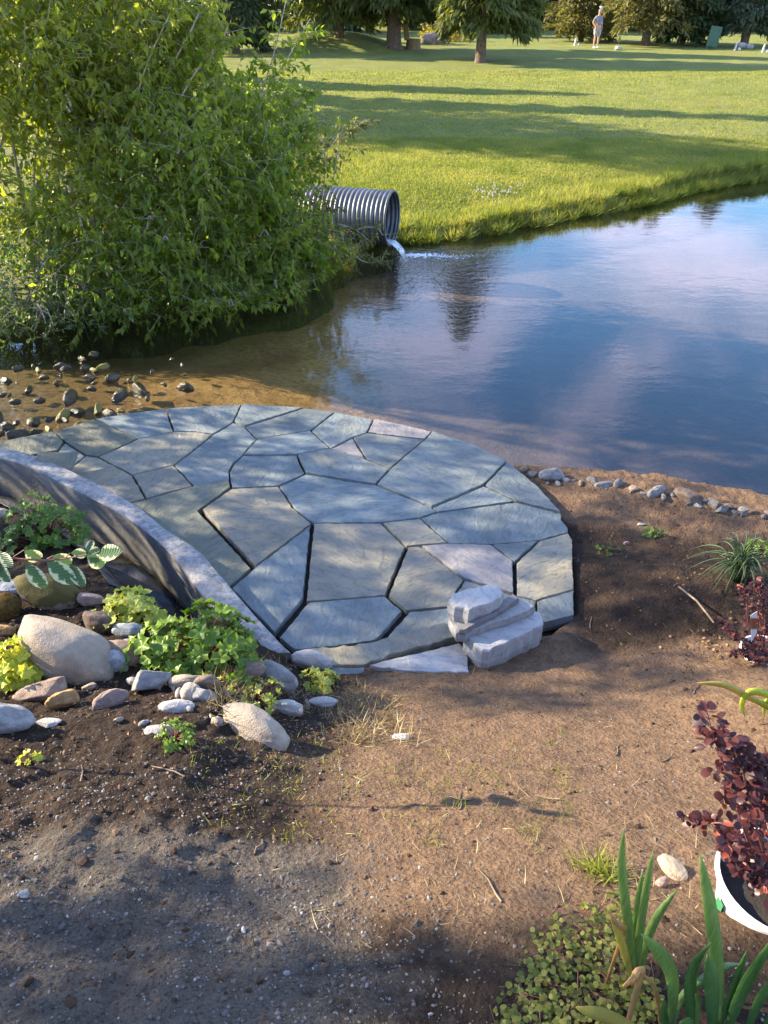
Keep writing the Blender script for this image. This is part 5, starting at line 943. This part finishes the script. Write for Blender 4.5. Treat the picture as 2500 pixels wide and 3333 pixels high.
# ------------------------------------------------------------------ potted barberries
M['barb_red'] = leaf_mat('barb_red', (0.16, 0.035, 0.028), (0.36, 0.10, 0.06), 0.4, .4, (1.6, 1.0, .7), obj_random=True); M['barb_dark'] = leaf_mat('barb_dark', (0.040, 0.016, 0.022), (0.105, 0.035, 0.035), 0.35, .4, (1.6, .9, .7), obj_random=True)
M['barb_s'] = leaf_mat('barb_s', (0.038, 0.016, 0.022), (0.125, 0.040, 0.036), 0.35, .4, (1.6, 1.0, .7)); M['pot_green'] = plain('pot_green', (.03, .16, .07), (.05, .2, .09), 9, .5)
def pot(name, label, c, r, h, sink):
    root = thing(name, (c.x, c.y, c.z - h), label, 'pot'); k = 48; prof = [(.80, 0), (.97, h * .93), (1.0, h * .93), (1.06, h * .94), (1.06, h), (.99, h), (.95, h * .8), (.9, h * .5)]; V = []
    for q, z in prof:
        for j in range(k): V.append((q * r * math.cos(6.2832 * j / k), q * r * math.sin(6.2832 * j / k), z))
    F = [(i * k + j, i * k + (j + 1) % k, (i + 1) * k + (j + 1) % k, (i + 1) * k + j) for i in range(len(prof) - 1) for j in range(k)] + [tuple(reversed(range(k)))]
    obj('pot_wall', mesh_py('pot_wall', V, F, True), M['white_pot'], root).modifiers.new('e', 'EDGE_SPLIT').split_angle = R(40)
    V = [(0, 0, h * .86)]; 
    for ring in (.5, .95):
        for j in range(24): V.append((ring * r * math.cos(6.2832 * j / 24), ring * r * math.sin(6.2832 * j / 24), h * .84 + random.uniform(-.006, .006)))
    F = [(0, 1 + j, 1 + (j + 1) % 24) for j in range(24)] + [(1 + j, 25 + j, 25 + (j + 1) % 24, 1 + (j + 1) % 24) for j in range(24)]; obj('potting_soil', mesh_py('potting_soil', V, F, True), M['joint'], root); return root
def barberry(label, base, stems, n, seed, lsz, parts=290):
    rr = random.Random(seed); root = thing('barberry', base, label, 'shrub'); st = Acc(); ml = [oval_leaf(.62, .22, i) for i in range(2)]; md = [oval_leaf(.62, .22, i) for i in range(2)]
    for m in ml: m.materials.append(M['barb_red'])
    for m in md: m.materials.append(M['barb_dark'])
    paths = []
    for pts, r0 in stems:
        path = catmull([Vector(p) for p in pts], 6); paths.append((path, r0)); st.add(tube([p - base for p in path], [.0035 * (1 - .7 * i / len(path)) for i in range(len(path))], 5))
    rest = []; cnt = 0; wts = [len(p[0]) * p[1] for p in paths]
    for i in range(n):
        path, r0 = rr.choices(paths, wts)[0]; t = rr.random() ** .8; p = path[min(int(t * len(path)), len(path) - 1)]; a = rr.uniform(0, 6.28); e = Vector((math.cos(a), math.sin(a), rr.uniform(-.3, .6))).normalized(); q = p + e * r0 * rr.uniform(.15, .85) * (1.1 - .75 * t); sz = lsz * rr.uniform(.65, 1.2)
        d = e + Vector((0, 0, rr.uniform(-.4, .5))); nn = Vector((rr.gauss(0, .6), rr.gauss(-.3, .6), 1)); red = rr.random() < (.75 if t < .35 else .18)
        if cnt < parts: obj('leaf', (ml if red else md)[cnt % 2], None, root, q - base, orient(d, nn), sz); cnt += 1
        else: rest.append((q, d, nn, sz))
    obj('stems', st.mesh('stems'), M['stem_red'], root)
    if rest: rest_leaves(rest, base, M['barb_s'], root)
    return root
pc = P(2534, 2866, gz(.95, 1.1) + .13); pot('flower_pot', 'white plastic nursery pot holding the dark barberry', pc, .132, .17, 0)
pl = bpy.data.objects['flower_pot']; V = [(.1285 * math.cos(a), .1285 * math.sin(a), z) for a in (3.15, 3.25, 3.35) for z in (.07, .11)]
obj('label', mesh_py('label', V, [(0, 2, 3, 1), (2, 4, 5, 3)]), M['pot_green'], pl)
yb = pc.y; bs = Vector((pc.x, pc.y, pc.z - .03))
barberry('dark purple barberry with red lower leaves growing in white pot', bs, [([bs, Y(2440, 2750, yb), Y(2380, 2560, yb + .01), Y(2330, 2420, yb + .02), Y(2300, 2312, yb + .02)], .055), ([bs, Y(2470, 2720, yb - .02), Y(2430, 2560, yb - .02), Y(2400, 2460, yb), Y(2365, 2400, yb)], .06), ([bs, Y(2500, 2700, yb), Y(2470, 2560, yb), Y(2440, 2460, yb)], .06), ([bs, Y(2540, 2700, yb), Y(2520, 2560, yb), Y(2490, 2470, yb + .02)], .065),
         ([bs, Y(2420, 2810, yb - .03), Y(2390, 2780, yb - .05), Y(2370, 2740, yb - .05)], .05), ([bs, Y(2480, 2830, yb - .06), Y(2440, 2850, yb - .07)], .05), ([bs, Y(2380, 2700, yb + .06), Y(2300, 2680, yb + .08), Y(2235, 2665, yb + .09)], .03), ([bs, Y(2580, 2700, yb), Y(2570, 2560, yb)], .07)], 1150, 5, .022)
g2 = ground(2470, 2130); pc2 = Vector((g2.x + .03, g2.y, g2.z + .02)); pot('flower_pot', 'white pot half hidden under the tagged barberry', pc2, .115, .13, 0); bs = Vector((pc2.x, pc2.y, pc2.z - .03)); yb = pc2.y
bb = barberry('small red barberry with a plant tag beside the grass clump', bs, [([bs, Y(2470, 2000, yb), Y(2455, 1930, yb), Y(2460, 1890, yb)], .05), ([bs, Y(2490, 2020, yb), Y(2500, 1960, yb), Y(2495, 1910, yb)], .05), ([bs, Y(2440, 2050, yb), Y(2430, 1960, yb), Y(2420, 1915, yb)], .045), ([bs, Y(2420, 2090, yb - .03), Y(2385, 2060, yb - .03), Y(2350, 2020, yb - .02)], .04), ([bs, Y(2420, 2130, yb - .08), Y(2390, 2130, yb - .1)], .04), ([bs, Y(2460, 2140, yb - .1), Y(2450, 2150, yb - .12)], .05), ([bs, Y(2530, 2050, yb), Y(2540, 1960, yb)], .06)], 750, 6, .022)
tgp = [Y(2443, 2003, yb - .09), Y(2465, 1990, yb - .09), Y(2464, 2060, yb - .09), Y(2446, 2090, yb - .09)]; c = tgp[0]
b = NB('plant_tag'); co = b.coord(); sp = b.n('ShaderNodeSeparateXYZ'); b.l(co, sp.inputs[0]); M['tag'] = b.done(b.pbr(b.ramp(b.math('MULTIPLY', sp.outputs['Z'], -8), (0.0, (.55, .6, .62)), (.12, (.5, .55, .5)), (.16, (.22, .07, .05)), (.62, (.2, .08, .05)), (.66, (.05, .2, .1)), (.72, (.55, .62, .66))), .3))
tg = obj('plant_tag', mesh_py('plant_tag', [p - c for p in tgp] + [p - c + Vector((0, .001, 0)) for p in tgp], [(0, 1, 2, 3), (7, 6, 5, 4), (0, 4, 5, 1), (1, 5, 6, 2), (2, 6, 7, 3), (3, 7, 4, 0)]), M['tag'], None, c); tag(tg, 'glossy printed plant tag stuck in the small red barberry', 'plant tag')
for i in range(30):
    u, v = rr.gauss(2300, 45), rr.gauss(2112, 22); p = ground(u, v); p.z += .006
    if i == 0: lf = thing('leaf_litter', p, 'heap of dry papery leaves in the hollow beside the small barberry', 'leaves'); dl = oval_leaf(.6, .3, 3); dl.materials.append(M['iris_dead']); p0 = p
    obj('leaf', dl, None, lf, p - p0, orient(Vector((rr.gauss(0, 1), rr.gauss(0, 1), rr.uniform(-.1, .5))), Vector((rr.gauss(0, .6), rr.gauss(0, .6), 1))), rr.uniform(.012, .024))

# ------------------------------------------------------------------ far lawn furniture and the golfer
M['wood'] = plain('wood', (.12, .075, .04), (.26, .17, .09), 9, .85, .6, .02); M['board'] = plain('board', (.02, .07, .05), (.035, .10, .07), 5, .5); M['whitep'] = plain('whitep', (.48, .46, .43), (.58, .56, .53), 5, .5)
def bx(x0, x1, y0, y1, z0, z1, bev=.1):
    a = bev; V = []; 
    for z, q in ((z0, 0), (z0 + a * .5, 0), (z1 - a * .5, 0), (z1, a)):
        V += [(x0 + q, y0 + q, z), (x1 - q, y0 + q, z), (x1 - q, y1 - q, z), (x0 + q, y1 - q, z)]
    F = [(3, 2, 1, 0), (12, 13, 14, 15)] + [(i * 4 + j, i * 4 + (j + 1) % 4, i * 4 + 4 + (j + 1) % 4, i * 4 + 4 + j) for i in range(3) for j in range(4)]; return V, F
g = FG(1345, 160); lc = thing('log_chair', g, 'carved log chair beside the thick trunked conifer', 'chair')
k = Acc(); k.add(tube([(0, 0, -.05), (0, 0, .25), (.01, 0, .48)], [.42, .38, .37], 14)); k.V.append(Vector((0, 0, .48))); k.F += [(len(k.V) - 1, 28 + j, 28 + (j + 1) % 14, 28 + (j + 1) % 14) for j in range(0)]; k.F.append(tuple(range(28, 42))); obj('seat', k.mesh('seat'), M['wood'], lc)
k = Acc(); k.add(bx(-.42, -.16, -.34, .34, .45, 1.25, .08)); obj('backrest', k.mesh('backrest', False), M['wood'], lc, rot=(0, -.12, 0))
g = FG(1412, 142); o = obj('boulder', rock_me('r', 5, 'rk_pink'), None, None, g + Vector((0, 0, .15)), (0, 0, .3), (.85, .5, .4)); tag(o, 'pink boulder in front of the yellow flower bush', 'boulder')
g = FG(1450, 136); shrub('flower_bush', 'yellow flowering bush behind the pink boulder', [tuple(g)], [(g + Vector((0, .5, .35)), None, None, .75, .6), (g + Vector((1.0, .5, .3)), None, None, .65, .6), (g + Vector((-.8, .6, .3)), None, None, .6, .6)], 30, .12, leaf_mat('yellow_bloom', (.16, .17, .02), (.5, .40, .03), .3), seed=33, leaves=5, wid=.6)
g = FG(1429, 132); gm = thing('garden_post', g, 'small post painted red and teal behind the pink boulder', 'post'); M['redp'] = plain('redp', (.35, .04, .03), (.45, .06, .04)); M['teal'] = plain('teal', (.10, .25, .28), (.15, .32, .34))
k = Acc(); k.add(tube([(0, 0, -.02), (0, 0, .5), (0, 0, .52)], [.14, .12, .03], 12)); obj('post_base', k.mesh('post_base'), M['teal'], gm); k = Acc(); k.add(tube([(0, 0, .5), (0, 0, .62), (0, 0, .9), (0, 0, 1.02)], [.1, .17, .15, .03], 12)); obj('post_top', k.mesh('post_top'), M['redp'], gm)
g = FG(2312, 160); mb = thing('marker_board', g, 'dark green marker board standing on the lawn by the spruces', 'sign'); k = Acc(); k.add(bx(-.3, .3, -.05, .05, .12, 1.05, .04)); obj('panel', k.mesh('panel', False), M['board'], mb, rot=(0, .12, 0))
k = Acc(); k.add(bx(-.24, -.18, -.04, .04, -.1, .2, .01)); obj('leg', k.mesh('leg', False), M['board'], mb); k = Acc(); k.add(bx(.2, .26, -.04, .04, -.1, .2, .01)); obj('leg', k.mesh('leg', False), M['board'], mb)
def tee_marker(u, v, label, s=1.0):
    g = FG(u, v); t = thing('tee_marker', g, label, 'marker'); k = Acc(); k.add(tube([(0, 0, -.03), (0, 0, .05), (.03, 0, .3), (.05, 0, .36)], [.07 * s, .06 * s, .045 * s, .02], 8)); obj('peg', k.mesh('peg'), M['whitep'], t); k = Acc(); k.add(tube([(.2, -.05, 0), (.2, -.05, .08), (.2, -.05, .13)], [.08, .07, .02], 8)); obj('block', k.mesh('block'), M['whitep'], t)
tee_marker(1871, 148, 'white tee marker beside the golfer'); tee_marker(2392, 163, 'white tee marker beside the two pale stones'); tee_marker(2482, 170, 'white tee marker on the lawn beyond the blue green spruce')
for (u, v, s, lab) in [(2010, 163, .22, 'pale rounded rock lying on the tee lawn'), (2412, 156, .30, 'pinkish stone left of the blue green spruce trunk'), (2440, 158, .26, 'pinkish stone right of the blue green spruce trunk'), (1199, 104, .3, 'small grey rock on the crest of the grassy mound')]:
    g = FG(u, v); tag(obj('stone', rock_me('r', 3, 'rk_pale' if u > 1300 else 'rk_grey'), None, None, g + Vector((0, 0, s * .35)), (0, 0, u), (s, s * .8, s * .6)), lab, 'stone')
cd_ = Acc()
# golfer
M['skin'] = plain('skin', (.42, .24, .16), (.48, .29, .20), 4, .6, .02); M['polo'] = plain('polo', (.15, .145, .19), (.21, .205, .25), 6, .8, .2); M['shorts'] = plain('shorts', (.30, .285, .30), (.38, .36, .37), 6, .8, .2); M['shoe'] = plain('shoe', (.7, .7, .68), (.8, .8, .78)); M['hair'] = plain('hair', (.06, .045, .035), (.10, .08, .06))
def skin(name, verts, edges, radii, mat, parent, root_i=0, sub=2):
    me = bpy.data.meshes.new(name); me.from_pydata(verts, edges, []); o = obj(name, me, None, parent); o.modifiers.new('s', 'SKIN'); lay = me.skin_vertices[0].data
    for i, r in enumerate(radii): lay[i].radius = (r, r) if not isinstance(r, tuple) else r
    lay[root_i].use_root = True; sb = o.modifiers.new('u', 'SUBSURF'); sb.levels = sub; sb.render_levels = sub; me.materials.append(mat); o.modifiers['s'].use_smooth_shade = True; return o
g = FG(1938, 157); pe = thing('person', g, 'golfer in grey polo, pale shorts and white cap standing on tee', 'person'); pe.rotation_euler = (0, 0, .35)
bv = [(0, 0, .95), (0, .02, 1.12), (0, .03, 1.30), (0, .01, 1.47), (0, 0, 1.56), (.01, -.01, 1.66), (.01, -.02, 1.76)]; be = [(i, i + 1) for i in range(6)]; brd = [.15, .14, .165, .075, .06, .095, .075]
def chain(start, pts, rads):
    prev = start
    for p, r in zip(pts, rads): bv.append(p); brd.append(r); be.append((prev, len(bv) - 1)); prev = len(bv) - 1
    return prev
for s in (-1, 1):
    chain(0, [(.10 * s, .0, .86), (.11 * s, -.01, .50), (.115 * s, .02, .10), (.12 * s, -.03, .05), (.125 * s, -.16, .03)], [.095, .062, .045, .042, .03])
    h = chain(2, [(.17 * s, .02, 1.40), (.28 * s, .10, 1.17), (.20 * s, -.03, .99), (.19 * s, -.07, .96)], [.065, .045, .034, .032])
    for q in range(4): chain(h, [((.165 - .005 * q) * s, -.10 + .018 * q, .935 - .012 * q), ((.145 - .004 * q) * s, -.115 + .018 * q, .915 - .012 * q)], [.011, .009])
    chain(h, [(.20 * s, -.11, .975)], [.011])
skin('body', bv, be, brd, M['skin'], pe)
sv = [(0, 0, 1.0), (0, .02, 1.14), (0, .03, 1.31), (0, .01, 1.44), (.165, .02, 1.40), (.245, .075, 1.24), (-.165, .02, 1.40), (-.245, .075, 1.24)]; skin('shirt', sv, [(0, 1), (1, 2), (2, 3), (2, 4), (4, 5), (2, 6), (6, 7)], [.172, .162, .182, .09, .082, .07, .082, .07], M['polo'], pe)
skin('shorts', [(0, 0, .96), (.10, 0, .84), (.115, -.01, .56), (-.10, 0, .84), (-.115, -.01, .56)], [(0, 1), (1, 2), (0, 3), (3, 4)], [.17, .118, .098, .118, .098], M['shorts'], pe)
for s in (-1, 1): skin('shoe', [(.12 * s, .04, .05), (.122 * s, -.06, .045), (.126 * s, -.18, .035)], [(0, 1), (1, 2)], [.052, .05, .038], M['shoe'], pe, 0, 1)
skin('hair', [(.01, .03, 1.70), (.01, .0, 1.77)], [(0, 1)], [.088, .07], M['hair'], pe, 0, 2); skin('cap', [(.01, 0, 1.79), (.01, -.02, 1.84), (.01, -.13, 1.79)], [(0, 1), (0, 2)], [(.1, .1), .07, (.06, .02)], M['whitep'], pe, 0, 2)
